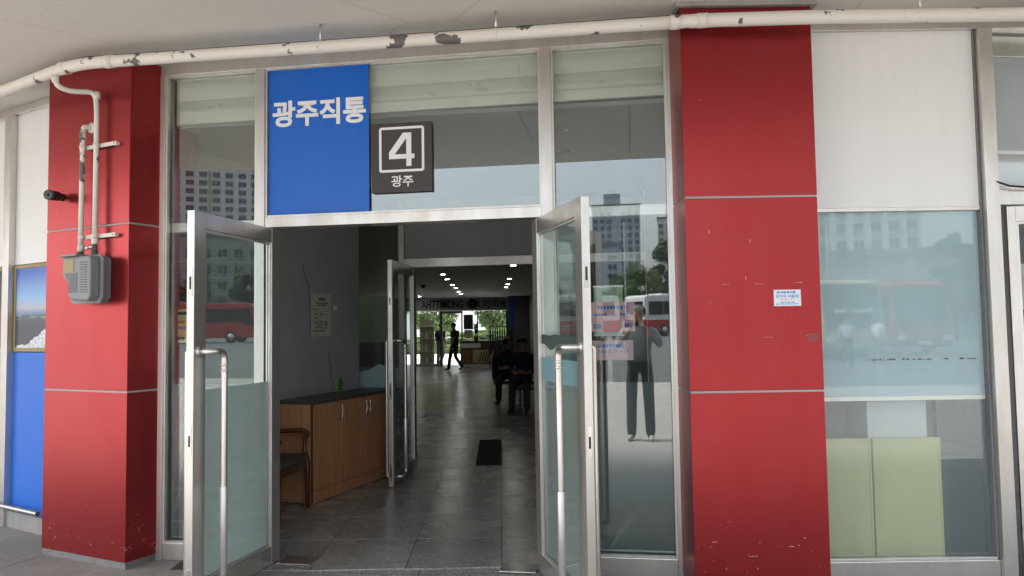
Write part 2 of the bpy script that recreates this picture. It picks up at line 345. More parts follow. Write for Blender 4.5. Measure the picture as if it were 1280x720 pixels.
def extrude_xz(poly, y0, y1, bev=0.0):
    bm = bmesh.new(); A = [bm.verts.new((x, y0, z)) for x, z in poly]; B = [bm.verts.new((x, y1, z)) for x, z in poly]
    bm.faces.new(A); bm.faces.new(B[::-1])
    for i in range(len(poly)): j = (i + 1) % len(poly); bm.faces.new((A[j], A[i], B[i], B[j]))
    bmesh.ops.recalc_face_normals(bm, faces=bm.faces)
    if bev: bmesh.ops.bevel(bm, geom=[e for e in bm.edges], offset=bev, segments=2, affect='EDGES', profile=0.6)
    return bm
def lathe(prof, seg=20, axis='Z'):
    bm = bmesh.new(); rings = []
    for r, h in prof: rings.append([bm.verts.new((r * math.cos(2 * math.pi * k / seg), r * math.sin(2 * math.pi * k / seg), h)) for k in range(seg)])
    for A, B in zip(rings, rings[1:]):
        for k in range(seg): f = bm.faces.new((A[k], A[(k + 1) % seg], B[(k + 1) % seg], B[k])); f.smooth = True
    bm.faces.new(rings[0][::-1]); bm.faces.new(rings[-1]); bmesh.ops.recalc_face_normals(bm, faces=bm.faces)
    if axis == 'Y': bmesh.ops.rotate(bm, verts=bm.verts, matrix=Matrix.Rotation(rad(90), 3, 'X'))
    if axis == 'X': bmesh.ops.rotate(bm, verts=bm.verts, matrix=Matrix.Rotation(rad(90), 3, 'Y'))
    return bm
def obj(name, bm, mat, parent=None, loc=None, rz=0.0, label=None):
    me = bpy.data.meshes.new(name); bm.to_mesh(me); bm.free()
    me.materials.append(M_[mat] if isinstance(mat, str) else mat)
    return link(name, me, parent, loc, rz, label)
def link(name, me, parent=None, loc=None, rz=0.0, label=None):
    o = bpy.data.objects.new(name, me); COL.objects.link(o)
    if parent: o.parent = parent
    if loc: o.location = loc
    o.rotation_euler.z = rz
    if label: o['label'] = label
    return o
def tag(o, label, cat, group=None):
    o['label'] = label; o['category'] = cat
    if group: o['group'] = group
    return o
def thing(name, label, cat, loc=(0, 0, 0), rz=0.0, group=None):
    o = bpy.data.objects.new(name, None); COL.objects.link(o); o.empty_display_size = 0.2
    o.location = loc; o.rotation_euler.z = rz; return tag(o, label, cat, group)
def struct(name, bm, mat, loc=None, rz=0.0, kind='structure'):
    o = obj(name, bm, mat, None, loc, rz); o['kind'] = kind; return o
def copy_tree(o, parent=None):
    c = o.copy(); COL.objects.link(c); c.parent = parent
    for ch in list(o.children): copy_tree(ch, c)
    return c
def text_bm(s, size, weight=0.0, depth=0.002, ax='CENTER', width=None, height=None):
    """letters as a mesh in the local XZ plane, facing -Y, centred; optionally fitted to width x height"""
    cu = bpy.data.curves.new('lettering', 'FONT'); cu.body = s; cu.size = size; cu.offset = weight; cu.extrude = depth; cu.align_x = ax; cu.resolution_u = 3
    o = bpy.data.objects.new('lettering', cu); COL.objects.link(o)
    dg = bpy.context.evaluated_depsgraph_get(); dg.update()
    me = bpy.data.meshes.new_from_object(o.evaluated_get(dg)); bm = bmesh.new(); bm.from_mesh(me)
    bpy.data.objects.remove(o); bpy.data.curves.remove(cu); bpy.data.meshes.remove(me)
    if len(bm.verts):
        xs = [v.co.x for v in bm.verts]; ys = [v.co.y for v in bm.verts]
        cx, cy = (min(xs) + max(xs)) / 2, (min(ys) + max(ys)) / 2
        sx = width / (max(xs) - min(xs)) if width else 1; sy = height / (max(ys) - min(ys)) if height else (sx if width else 1)
        for v in bm.verts: v.co = Vector(((v.co.x - cx) * sx, -v.co.z, (v.co.y - cy) * sy))
    return bm

# ------------------------------------------------------------------ bays (local x along the front, y inwards, z up)
MO, MA = (-2.377, 5.107, 0.0), rad(-9)
LO, LA = (-4.088, 6.089, 0.0), rad(-31.5)
CO, CA = (-3.253, 5.240, 0.0), rad(-26.2)
GA = math.atan2(0.938, 0.347); GO = (-2.137, 6.707, 0.0)
def mw(u, i, z=0.0):
    c, s = math.cos(MA), math.sin(MA); return (MO[0] + u * c - i * s, MO[1] + u * s + i * c, z)
TOP = 3.262          # underside of head beams
SOF = 3.345          # soffit
TILT = math.tan(rad(0.33))

# ------------------------------------------------------------------ ground and shell
struct('plaza', prism([(-900, -1500), (900, -1500), (900, 900), (-900, 900)], -0.30, -0.012), 'plaza_ground')
struct('bus_yard', prism([(-880, -1400), (880, -1400), (880, -9.0), (-880, -9.0)], -0.011, -0.008), 'asphalt')
for k in range(9): obj('lane_line', box(-42 + k * 9.0, -41.85 + k * 9.0, -34, -22, -0.0078, -0.004), 'lamp_white', bpy.data.objects['bus_yard'])
pave = struct('pavement', prism([(-13, 13), (-13, 5), (-6, 2.0), (-3, 0.6), (1, 0.2), (4, 0.2), (9, 1.0), (9, 6), (1.4, 4.9), (-2.2, 5.5), (-3.2, 6.0)], -0.010, -0.006), 'joint_grey')
pm = None
pr = rad(-18)
for i in range(-8, 12):
    for j in range(-4, 5):
        x, y = i * 0.6, j * 0.6
        X, Y = -3.0 + x * math.cos(pr) - y * math.sin(pr), 5.0 + x * math.sin(pr) + y * math.cos(pr)
        if X < -6.2 or X > 2.4 or Y < 2.9 or Y > 7.6 or Y > 5.1 - 0.16 * (X + 2.4) + (0.9 if X < -3 else -0.1) + (0.55 * -(X + 3) if X < -3 else 0): continue
        if pm is None:
            s = obj('paving_slab', box(-0.298, 0.298, -0.298, 0.298, -0.006, 0.0, 0.0015), 'paving', pave, (X, Y, 0), pr); pm = s.data
        else: s = link('paving_slab', pm, pave, (X, Y, random.uniform(-0.001, 0.001)), pr)
struct('hall_floor', prism([(-9, 4.95 + 1.2), (-1.9, 4.85), (1.1, 4.45), (9, 5.6), (9, 31.9), (-9, 31.9)], -0.0055, -0.003), 'hall_floor_far')
hf = struct('tile_bed', prism([(-2.2, 4.86), (1.0, 4.805), (1.0, 12.95), (-2.5, 12.95)], -0.002, 0.0005), 'dark_rubber')
tm = None
for i in range(-3, 4):
    for j in range(0, 12):
        x0 = -0.09 + (i - 1) * 0.605; y0 = 4.795 + j * 0.675; xx = x0 - 0.017 * (y0 - 4.8)
        if x0 < -2.0 and j == 0: continue
        if xx + 0.3 < -2.3 or xx > 0.7: continue
        if tm is None:
            t = obj('floor_tile', box(0.003, 0.602, 0.006, 0.669, -0.004, 0.004), 'hall_tile', hf, (xx, y0, 0), rad(1.0)); tm = t.data
        else: link('floor_tile', tm, hf, (xx, y0, random.uniform(-0.0003, 0.0003)), rad(1.0))

# canopy slab with painted concrete soffit, unseen mass above it added to block sky light
edge = [(-14, 8.0), (-6.07, 2.85), (-2.97, 1.35), (0.41, 0.82), (2.9, 0.68), (9, 1.4), (15, 3.6)]
canopy = struct('canopy_soffit', prism(edge + [(15, 32.2), (-14, 32.2)], SOF, 3.9), 'painted_concrete')
struct('sky_blocker', prism([(-14, 10.5), (-4.1, 6.2), (-2.4, 5.2), (1, 4.7), (3, 4.6), (9, 5.4), (15, 7.6), (15, 32), (-14, 32)], 3.902, 14), 'blocker_wall')
pn = None
for i in range(0, 5):
    for j in range(3):
        x0, o0 = 0.32 + i * 0.95, 1.08 + j * 0.90
        X, Y, _ = mw(x0, -(o0))
        if pn is None:
            p = obj('soffit_panel', box(0.003, 0.947, -0.897, -0.003, -0.016, -0.001, 0.002), 'soffit_panel', canopy, (X, Y, SOF), MA); pn = p.data
        else: link('soffit_panel', pn, canopy, (X, Y, SOF + random.uniform(-0.001, 0.0)), MA)
for k, (u, o, lab) in enumerate(((2.5, 2.3, 'unlit round downlight in the canopy nearer the door'), (2.5, 3.2, 'unlit round downlight in the canopy farther out from the door'))):
    t = thing('canopy_downlight', lab, 'downlight', mw(u, -o, SOF - 0.018), 0, 'downlights in the canopy')
    obj('rim', lathe([(0.07, 0.0), (0.095, -0.004), (0.10, 0.0), (0.10, 0.004), (0.07, 0.004)], 24), 'steel', t)
    obj('lens', lathe([(0.0005, -0.001), (0.068, -0.001), (0.068, 0.003), (0.0005, 0.003)], 24), 'lens_unlit', t)

# interior shell
struct('hall_ceiling', prism([(-9, 9.2), (-1.75, 8.35), (2.2, 7.65), (8, 6.8), (8, 31.6), (-9, 31.6)], 2.80, 2.84), 'hall_ceiling_paint')
struct('vestibule_ceiling', prism([(-2.7, 5.25), (1.1, 4.75), (1.9, 7.7), (-1.9, 8.35)], 2.93, 2.96), 'hall_ceiling_paint')
struct('hall_wall_left', prism([(-9.1, 6.5), (-9, 6.5), (-9, 31.6), (-9.1, 31.6)], 0, 3.3), 'hall_wall_paint')
struct('hall_wall_right', prism([(1.85, 7.75), (2.0, 7.75), (0.75, 32), (0.6, 32)], 0, 3.3), 'hall_wall_paint')
struct('hall_wall_end_left', prism([(-9, 31.3), (-4.6, 31.3), (-4.6, 31.45), (-9, 31.45)], 0, 3.3), 'hall_wall_paint')
struct('hall_wall_end_lintel', prism([(-4.6, 31.3), (0.6, 31.3), (0.6, 31.45), (-4.6, 31.45)], 2.25, 3.3), 'hall_wall_paint')
gw = struct('vestibule_wall_left', box(-1.75, 1.43, 0.0, 0.22, 0, 3.3), 'grey_wall_paint', GO, GA)
struct('vestibule_wall_right', prism([(1.02, 4.72), (1.12, 4.72), (1.95, 7.78), (1.80, 7.78)], 0, 3.3), 'hall_wall_paint')
struct('office_back_wall', prism([(1.2, 6.6), (4.4, 6.6), (4.4, 6.7), (1.2, 6.7)], 0, 3.3), 'hall_wall_paint')
struct('left_back_wall', box(-6, 0.78, 0.12, 0.2, 0, 3.34), 'hall_wall_paint', LO, LA)
for pts in (((0.435, 2.14), (0.47, 2.04), (0.50, 1.99), (0.535, 1.91), (0.545, 1.75), (0.56, 1.6), (0.555, 1.45)), ((0.867, 1.29), (0.875, 1.2), (0.905, 1.12), (0.90, 1.04), (0.935, 0.96), (0.92, 0.91))):
    obj('crack', tube([(x, -0.0008, z) for x, z in pts], [0.0035, 0.003, 0.004, 0.003, 0.0035, 0.003, 0.002][:len(pts)], 5), 'black', gw)

# ------------------------------------------------------------------ red columns
def red_column(label, loc, rz, wid, dep, top=SOF - 0.02):
    t = thing('red_column', label, 'column', loc, rz, 'red panelled columns')
    zs = [(0.045, 1.119), (1.131, 2.216), (2.228, top)]
    for z0, z1 in zs:
        obj('front_panel', box(0, wid, 0, 0.02, z0, z1, 0.003), 'red_panel', t)
        obj('side_panel', box(wid - 0.021, wid - 0.001, 0.0215, dep, z0, z1, 0.002), 'red_panel', t)
        obj('side_panel', box(0.001, 0.021, 0.0215, dep, z0, z1, 0.002), 'red_panel', t)
    for z in (1.125, 2.222):
        obj('joint_strip', box(0.004, wid - 0.004, 0.004, dep, z - 0.0058, z + 0.0058), 'joint_pale', t)
    obj('base', box(0.006, wid - 0.006, 0.006, dep, 0.0, 0.0445), 'stone_base', t)
    obj('core', box(0.03, wid - 0.03, 0.03, dep - 0.01, 0.046, top - 0.005), 'joint_grey', t)
    return t
red_column('red panelled column carrying the gas meter and white pipes', CO, CA, 0.855, 0.55)
RC = (0.985, 4.225, 0.0)
rc = red_column('red panelled column with a small white sticker', RC, 0.0, 0.75, 0.45)
obj('ceiling_trim', bxm(bxm(box(-0.03, 0.78, -0.035, -0.004, SOF - 0.03, SOF - 0.0005), -0.03, -0.004, -0.004, 0.2, SOF - 0.03, SOF - 0.0005), 0.754, 0.78, -0.004, 0.2, SOF - 0.03, SOF - 0.0005), 'sill_grey', rc)

# scrapes and tape remains on the right column, where the photograph shows them
plain('scrape_pale', (0.55, 0.40, 0.37), 0.7)
for x, z, l in ((0.20, 1.725, 0.035), (0.385, 1.725, 0.045), (0.60, 1.73, 0.05), (0.43, 1.425, 0.04), (0.66, 1.43, 0.012), (0.33, 1.75, 0.004), (0.13, 2.02, 0.004), (0.36, 1.96, 0.004), (0.10, 0.30, 0.03), (0.30, 0.22, 0.05), (0.52, 0.27, 0.035)):
    bm = bmesh.new(); k = 0; xx = x
    while xx < x + l:
        d = random.uniform(0.004, 0.012); h = random.uniform(0.0015, 0.004) if l > 0.01 else random.uniform(0.015, 0.03); zz = z + random.uniform(-0.002, 0.002)
        bxm(bm, xx, min(xx + d, x + l), -0.0008, -0.0001, zz, zz + h); xx += d + random.uniform(0.0, 0.006)
    obj('scrape', bm, 'scrape_pale', rc)['kind'] = 'stuff'
mk_film('old_tape', (0.50, 0.20, 0.19), 0.1, 0.35)
obj('tape_patch', box(0.672, 0.73, -0.0008, -0.0001, 1.40, 1.445), 'old_tape', rc)

# ------------------------------------------------------------------ middle bay: entrance front
E = thing('entrance_front', 'glazed aluminium entrance front under the blue sign, doors swung open', 'shopfront', MO, MA)
def part(name, bm, mat, par=None): return obj(name, bm, mat, par if par else E)
part('head_beam', box(-0.03, 3.445, -0.035, 0.09, TOP, SOF - 0.001, 0.003), 'aluminium')
for u0, u1 in ((-0.03, 0.032), (0.694, 0.757), (2.608, 2.679), (3.388, 3.445)):
    part('post', box(u0, u1, -0.04, 0.10, 0.0, TOP - 0.0005, 0.003), 'aluminium')
part('transom', box(0.7575, 2.6075, -0.034, 0.09, 2.19, 2.258, 0.003), 'aluminium')
for u0, u1 in ((0.0325, 0.6935), (2.6795, 3.3875)):
    part('sill', box(u0, u1, -0.03, 0.09, 0.0, 0.112, 0.004), 'aluminium')
    part('inner_rail', box(u0, u1, 0.045, 0.10, 2.19, 2.256, 0.003), 'old_bead')
def bead(u0, u1, z0, z1, par=None, mat='old_bead'):
    bm = bmesh.new(); wv = 0.012
    bxm(bm, u0, u1, -0.026, 0.004, z1 - wv, z1); bxm(bm, u0, u1, -0.026, 0.004, z0, z0 + wv)
    bxm(bm, u0, u0 + wv, -0.026, 0.004, z0 + wv, z1 - wv); bxm(bm, u1 - wv, u1, -0.026, 0.004, z0 + wv, z1 - wv)
    part('glazing_bead', bm, mat, par)
def pane(u0, u1, z0, z1, y=0.010, mat='glass', par=None, tilt=TILT, th=0.006):
    bm = box(u0, u1, y, y + th, z0, z1)
    for v in bm.verts: v.co.y -= (v.co.z - 1.2) * tilt
    return part('pane', bm, mat, par)
for u0, u1, z0 in ((0.0325, 0.6935, 0.1125), (2.6795, 3.3875, 0.1125), (0.7575, 2.6075, 2.2585)):
    bead(u0, u1, z0, TOP - 0.001); pane(u0 + 0.004, u1 - 0.004, z0 + 0.003, TOP - 0.004, 0.022)
for u0, u1 in ((0.045, 0.682), (2.692, 3.376)):
    part('privacy_film', box(u0, u1, 0.041, 0.043, 0.118, 1.155), 'frosted_film_shaded')
part('header_board', box(0.075, 3.38, 0.06, 0.085, 2.945, TOP - 0.002), 'cream_paint')
part('header_return', box(0.045, 0.0745, 0.075, 0.1, 2.94, TOP - 0.002), 'cream_paint')
# scratches and old tape on the lower glass
pts = [(2.98, 0.125), (3.02, 0.20), (3.06, 0.27), (3.11, 0.335), (3.16, 0.385), (3.20, 0.425)]
def ribbon(pts, ws, y, mat, name):
    bm = bmesh.new(); L = []
    for (x, z), q in zip(pts, ws): L.append((bm.verts.new((x - q, y, z + q * 0.6)), bm.verts.new((x + q, y, z - q * 0.6))))
    for a, b in zip(L, L[1:]): bm.faces.new((a[0], a[1], b[1], b[0]))
    r = bmesh.ops.extrude_face_region(bm, geom=list(bm.faces)); bmesh.ops.translate(bm, verts=[v for v in r['geom'] if isinstance(v, bmesh.types.BMVert)], vec=(0, -0.0006, 0))
    bmesh.ops.recalc_face_normals(bm, faces=bm.faces); return part(name, bm, mat)
mk_film('tape_film', (0.50, 0.56, 0.55), 0.3, 0.42)
mk_film('tape_film_faint', (0.55, 0.58, 0.57), 0.3, 0.5)
ribbon(pts, [0.006, 0.010, 0.014, 0.015, 0.010, 0.004], 0.034, 'tape_film', 'scratch')
for pp in ([(0.06, 0.44), (0.12, 0.46), (0.19, 0.44)], [(0.12, 0.45), (0.10, 0.37), (0.08, 0.30)], [(0.06, 0.24), (0.13, 0.235), (0.20, 0.24)], [(0.15, 0.24), (0.15, 0.19), (0.15, 0.15)]):
    ribbon(pp, [0.008, 0.012, 0.005], 0.034, 'tape_film_faint', 'scratch')

# blue film sign and number sign on the fanlight
s = thing('blue_sign', 'blue panel with white Korean lettering above the open doors', 'sign', MO, MA)
obj('board', box(0.772, 1.473, -0.006, -0.002, 2.262, 3.249), 'blue_sign', s)
obj('lettering', text_bm('광주직통', 0.18, 0.0055, 0.0012, width=0.655, height=0.178), 'letter_white', s, (1.127, -0.0085, 2.952))
s = thing('gate_number_sign', 'dark brown plate with a framed white 4 on the fanlight', 'sign', MO, MA)
obj('board', box(1.491, 1.898, -0.012, -0.004, 2.39, 2.846, 0.001), 'sign_brown', s)
bm = bmesh.new()
wv = 0.016
for a in ((1.553, 1.840, 2.803, 2.819), (1.553, 1.840, 2.522, 2.538)): bxm(bm, a[0], a[1], -0.0142, -0.0125, a[2], a[3])
for a in ((1.545, 1.561, 2.530, 2.811), (1.832, 1.848, 2.530, 2.811)): bxm(bm, a[0], a[1], -0.0145, -0.0126, a[2], a[3])
obj('border', bm, 'letter_white', s)
bm = bmesh.new()     # the digit, drawn as strokes
for poly in ([(1.728, 2.778), (1.762, 2.778), (1.762, 2.558), (1.728, 2.558)], [(1.612, 2.608), (1.727, 2.608), (1.727, 2.638), (1.612, 2.638)], [(1.763, 2.608), (1.782, 2.608), (1.782, 2.638), (1.763, 2.638)], [(1.612, 2.6385), (1.650, 2.6385), (1.7275, 2.742), (1.7275, 2.778), (1.706, 2.778), (1.612, 2.652)]):
    A = [bm.verts.new((x, -0.0145, z)) for x, z in poly]; bm.faces.new(A); B = [bm.verts.new((x, -0.0125, z)) for x, z in poly]; bm.faces.new(B[::-1])
    for i in range(len(poly)): j = (i + 1) % len(poly); bm.faces.new((A[j], A[i], B[i], B[j]))
bmesh.ops.recalc_face_normals(bm, faces=bm.faces)
obj('numeral', bm, 'letter_white', s)
obj('lettering', text_bm('광주', 0.09, 0.0012, 0.001, width=0.148, height=0.074), 'letter_white', s, (1.70, -0.0138, 2.462))

# ------------------------------------------------------------------ glass doors
def make_leaf(label, sgn, loc, rz, W=0.9, Ht=2.178, film='frosted_film', group=None, extras=True, sw=0.10):
    t = thing('glass_door', label, 'door', loc, rz, group)
    def b(name, x0, x1, y0, y1, z0, z1, mat, bev=0.0025, par=None):
        a, c = sorted((x0 * sgn, x1 * sgn)); return obj(name, box(a, c, y0, y1, z0, z1, bev), mat, par if par else t)
    T = 0.0225
    b('stile', 0.0, sw, -T, T, 0.012, Ht, 'aluminium'); b('stile', W - 0.105, W, -T, T, 0.012, Ht, 'aluminium')
    b('top_rail', sw + 0.0003, W - 0.1053, -T + 0.001, T - 0.001, Ht - 0.095, Ht - 0.001, 'aluminium'); b('bottom_rail', sw + 0.0003, W - 0.1053, -T + 0.001, T - 0.001, 0.013, 0.125, 'aluminium')
    for y in (-0.012, 0.006):
        for q in ((sw + 0.0003, sw + 0.014, 0.1253, Ht - 0.0953), (W - 0.119, W - 0.1053, 0.1253, Ht - 0.0953)): b('glazing_bead', q[0], q[1], y, y + 0.006, q[2], q[3], 'old_bead', 0)
        b('glazing_bead', sw + 0.0143, W - 0.1193, y, y + 0.006, 0.1253, 0.138, 'old_bead', 0); b('glazing_bead', sw + 0.0143, W - 0.1193, y, y + 0.006, Ht - 0.108, Ht - 0.0953, 'old_bead', 0)
    g = b('pane', sw + 0.002, W - 0.107, -0.003, 0.003, 0.127, Ht - 0.097, 'door_glass', 0)
    b('privacy_film', sw + 0.016, W - 0.121, -0.0052, -0.0036, 0.14, 1.178 if film == 'frosted_film' else 0.9, film, 0)
    # pull handle both sides: long vertical tube on two elbows
    for sy in (-1, 1):
        x = sgn * (W - 0.05); xo = x - sgn * 0.0; y0 = sy * T; y1 = sy * (T + (0.085 if sy > 0 else 0.028))
        xs = sgn * (W - 0.155) if sy > 0 else x + sgn * 0.0001
        p = round_path([(x, y0, 1.395), (x, y1, 1.395), (xs, y1, 1.395), (xs, y1, 0.10), (x, y1, 0.10), (x, y0, 0.10)] if sy > 0 else [(x, y0, 1.395), (x, y1, 1.395), (x, y1, 0.10), (x, y0, 0.10)], 0.05, 6)
        rr = 0.019 if sy > 0 else 0.015; h = obj('handle', tube(p, rr, 14), 'steel', t)
        obj('escutcheon', lathe([(0.032, 0), (0.032, 0.008), (0.022, 0.012)], 20, 'Y'), 'steel', h, (x, y0 + (0.0002 if sy > 0 else -0.0002), 1.395)).rotation_euler.x = 0 if sy < 0 else math.pi
        for zz in ((1.31, 1.28) if sy > 0 else ()):
            obj('collar', lathe([(0.0192, 0), (0.0225, 0.003), (0.0225, 0.012), (0.0192, 0.015)], 16), 'old_bead', h, (xs, y1, zz))
        if sy > 0: obj('lower_sleeve', lathe([(0.0195, 0), (0.0205, 0.001), (0.0205, 0.48), (0.0195, 0.482)], 16), 'old_bead', h, (xs, y1, 0.16))
    # lock plates in the free edge
    for z0, z1 in ((1.70, 1.86), (0.84, 0.99), (0.06, 0.22)):
        l = b('lock_plate', W - 0.0005, W + 0.002, -0.012, 0.012, z0, z1, 'steel', 0)
        b('slot', W + 0.0018, W + 0.0028, -0.006, 0.006, z0 + 0.04, z1 - 0.05, 'black', 0, l)
    if extras:
        b('blue_strip', 0.116, W - 0.121, 0.0036, 0.0052, 1.18, 1.318, 'blue_strip_film', 0)
    return t
ld = make_leaf('glass door swung out beside the gas meter column, left of the doorway', 1, mw(0.815, 0.03), MA - rad(94), group='entrance doors', extras=False)
rd = make_leaf('glass door swung wide open in front of the right sidelight', -1, mw(2.555, 0.03), MA + rad(114), group='entrance doors')
# wavy dark band stuck across the right leaf
bm = bmesh.new(); up, lo_ = [], []
for k in range(25):
    x = -(0.117 + (0.778 - 0.117) * k / 24); a = 1.455 + 0.004 * math.sin(k * 0.8); c = 1.385 + 0.018 * math.sin(k * 0.55 + 1)
    up.append(bm.verts.new((x, 0.0058, a))); lo_.append(bm.verts.new((x, 0.0058, c)))
for k in range(24): bm.faces.new((up[k], up[k + 1], lo_[k + 1], lo_[k]))
r = bmesh.ops.extrude_face_region(bm, geom=list(bm.faces)); bmesh.ops.translate(bm, verts=[v for v in r['geom'] if isinstance(v, bmesh.types.BMVert)], vec=(0, 0.0008, 0)); bmesh.ops.recalc_face_normals(bm, faces=bm.faces)
obj('wavy_band', bm, 'band_film', rd)
il = make_leaf('inner glass door standing open beside the wooden cabinet', 1, mw(0.80, 3.27), MA - rad(87), W=0.98, extras=False, film='office_haze')
for u, nm in ((0.96, 'steel floor plate at the hinge of the left entrance door'), (2.42, 'steel floor plate at the hinge of the right entrance door')):
    t = thing('floor_spring_plate', nm, 'floor plate', mw(u, 0.04), MA, 'floor spring plates')
    obj('plate', box(-0.115, 0.115, -0.085, 0.085, 0.0048, 0.010, 0.002), 'steel', t)
    for a in (-0.095, 0.095): obj('screw', lathe([(0.008, 0.0102), (0.007, 0.0115), (0.001, 0.0117)], 10), 'meter_dark', t, (a, 0, 0))

# ------------------------------------------------------------------ inner partition
P = thing('inner_partition', 'aluminium and glass partition across the back of the lobby', 'partition', mw(0, 3.27), MA)
for u0, u1 in ((0.055, 0.150), (0.642, 0.706), (2.30, 2.40), (3.30, 3.37)): obj('post', box(u0, u1, -0.05, 0.05, 0.0, 2.92, 0.003), 'aluminium', P)
obj('transom', box(0.7063, 2.2997, -0.05, 0.05, 2.178, 2.272, 0.003), 'aluminium', P)
obj('transom', box(2.4003, 3.2997, -0.045, 0.045, 2.178, 2.272, 0.003), 'aluminium', P)
obj('frosted_fanlight', box(0.7065, 2.2995, -0.012, 0.0, 2.2725, 2.92), 'frosted_film', P)
obj('fanlight', box(2.4005, 3.2995, -0.012, 0.0, 2.2725, 2.92), 'inner_glass', P)
obj('pane', box(0.1505, 0.6415, -0.004, 0.004, 0.10, 2.92), 'inner_glass', P)
obj('pane', box(2.4005, 3.2995, -0.004, 0.004, 0.10, 2.1775), 'inner_glass', P)
obj('sill', box(0.1505, 0.6415, -0.04, 0.04, 0.0, 0.0995, 0.003), 'aluminium', P)
obj('sill', box(2.4005, 3.2995, -0.04, 0.04, 0.0, 0.0995, 0.003), 'aluminium', P)
obj('fixed_stile', box(2.23, 2.2985, -0.03, 0.03, 0.012, 2.177, 0.003), 'aluminium', P)
# pale blue film with a cut profile on the narrow pane
bm = extrude_xz([(0.152, 0.60), (0.64, 0.60), (0.64, 1.07), (0.52, 1.09), (0.40, 1.13), (0.28, 1.06), (0.20, 1.05), (0.152, 1.04)], -0.0062, -0.0046)
obj('blue_film', bm, 'pale_blue_film', P)
PINK = []
for u0, u1, z0, z1, nm, lab in ((2.892, 3.166, 1.468, 1.653, 'pink_poster', 'upper pink notice behind the right sidelight'), (2.888, 3.152, 1.291, 1.413, 'pink_poster', 'lower pink notice with a date behind the right sidelight')):
    t = thing(nm, lab, 'poster', mw(0, 0.055), MA, 'pink notices')
    obj('sheet', box(u0, u1, -0.004, -0.001, z0, z1), 'pink_paper', t)
    if z0 < 1.3: obj('lettering', text_bm('2024. 5. 25. ~ 29.', 0.05, 0.0008, 0.0005, width=0.20), 'ink_blue', t, (3.03, -0.005, 1.345))
    PINK.append((t, u0, u1, z0, z1))
t = thing('green_board', 'pale green panel behind the right sidelight', 'board', mw(0, 0.5), MA)
obj('board', box(2.895, 3.09, -0.012, 0.0, 1.45, 1.765, 0.002), 'pale_green_board', t); [obj('frame_bar', box(2.89, 3.095, -0.014, 0.004, z_, z_ + 0.014), 'aluminium', t) for z_ in (1.766, 1.435)]
obj('post', box(2.98, 3.01, 0.002, 0.03, 0.0, 1.76), 'aluminium', t)

# poster board behind the left sidelight
t = thing('window_notice', 'yellow notice on a dark board behind the left sidelight', 'notice', mw(0.0, 0.112), MA)
obj('board', box(0.0, 0.145, 0.0, 0.012, 1.40, 1.76, 0.002), 'black', t); obj('notice', box(0.02, 0.128, -0.003, -0.0005, 1.43, 1.665), 'yellow_board', t)
for k, (z, mname) in enumerate(((1.625, 'ink'), (1.565, 'orange_ink'), (1.525, 'awning_blue'), (1.45, 'ink'))): obj('print_line', box(0.035, 0.115 - 0.02 * (k % 2), -0.0045, -0.0032, z, z + 0.022), mname, t)

# ------------------------------------------------------------------ lobby furniture on the left
Cb = thing('wooden_cabinet', 'low brown wooden cabinet with three doors and a dark top', 'cabinet', (-1.743, 6.561, 0), GA)
obj('gap_shade', box(0.003, 1.319, 0.01965, 0.0206, 0.117, 0.857), 'black', Cb); obj('carcass', box(0, 1.50, 0.021, 0.40, 0.012, 0.862, 0.002), 'cabinet_wood', Cb); obj('plinth', box(0.0, 1.50, 0.0, 0.0195, 0.012, 0.112, 0.002), 'cabinet_wood', Cb)  # black sheet paints the shade into the gaps between the cabinet doors
obj('top', box(-0.012, 1.512, -0.012, 0.408, 0.8625, 0.888, 0.003), 'counter_top', Cb)
for a, c in ((0.004, 0.445), (0.451, 0.865), (0.871, 1.32)):
    d = obj('door', box(a, c, 0.0, 0.0195, 0.116, 0.858, 0.002), 'cabinet_wood', Cb)
    hx = a + 0.03 if a > 0.8 else c - 0.03
    obj('handle', tube(round_path([(hx, 0, 0.835), (hx, -0.03, 0.82), (hx + 0.006, -0.034, 0.76), (hx - 0.004, -0.03, 0.70), (hx, 0, 0.685)], 0.02), 0.006, 8), 'steel', d)
obj('edge_strip', box(-0.003, -0.0005, -0.001, 0.012, 0.02, 0.862), 'black', Cb)
lk = obj('padlock', box(0.86, 0.895, -0.022, -0.004, 0.57, 0.615, 0.004), 'steel', Cb); obj('shackle', tube(round_path([(0.867, -0.012, 0.615), (0.867, -0.012, 0.645), (0.888, -0.012, 0.645), (0.888, -0.012, 0.615)], 0.01), 0.003, 6), 'steel', lk)

def chair(label, loc, rz):
    t = thing('wooden_armchair', label, 'chair', loc, rz)      # seat faces local -y
    obj('seat', box(-0.25, 0.25, -0.25, 0.22, 0.40, 0.465, 0.025), 'seat_fabric', t); obj('seat_rail', box(-0.24, 0.24, -0.24, 0.21, 0.345, 0.399, 0.006), 'chair_wood', t)
    for x in (-0.26, 0.26):
        obj('leg', tube([(x, -0.235, 0.0), (x, -0.232, 0.25), (x, -0.23, 0.40), (x, -0.20, 0.50), (x, -0.215, 0.635)], [0.017, 0.02, 0.024, 0.016, 0.02], 10), 'chair_wood', t)
        obj('leg', tube([(x * 0.92, 0.25, 0.0), (x * 0.92, 0.215, 0.30), (x * 0.92, 0.23, 0.5), (x * 0.92, 0.30, 0.86)], [0.018, 0.022, 0.022, 0.018], 10), 'chair_wood', t)
        obj('armrest', tube(round_path([(x, -0.25, 0.62), (x, -0.20, 0.655), (x, 0.05, 0.645), (x * 0.95, 0.25, 0.66)], 0.06), [0.02] * 14, 10), 'chair_wood', t)
    obj('backrest', box(-0.23, 0.23, 0.245, 0.275, 0.55, 0.87, 0.015), 'seat_fabric', t); obj('crest_rail', box(-0.245, 0.245, 0.28, 0.315, 0.83, 0.88, 0.01), 'chair_wood', t)
    return t
chair('dark wooden armchair half hidden behind the left door, by the cabinet', (-2.038, 6.26, 0), rad(80))

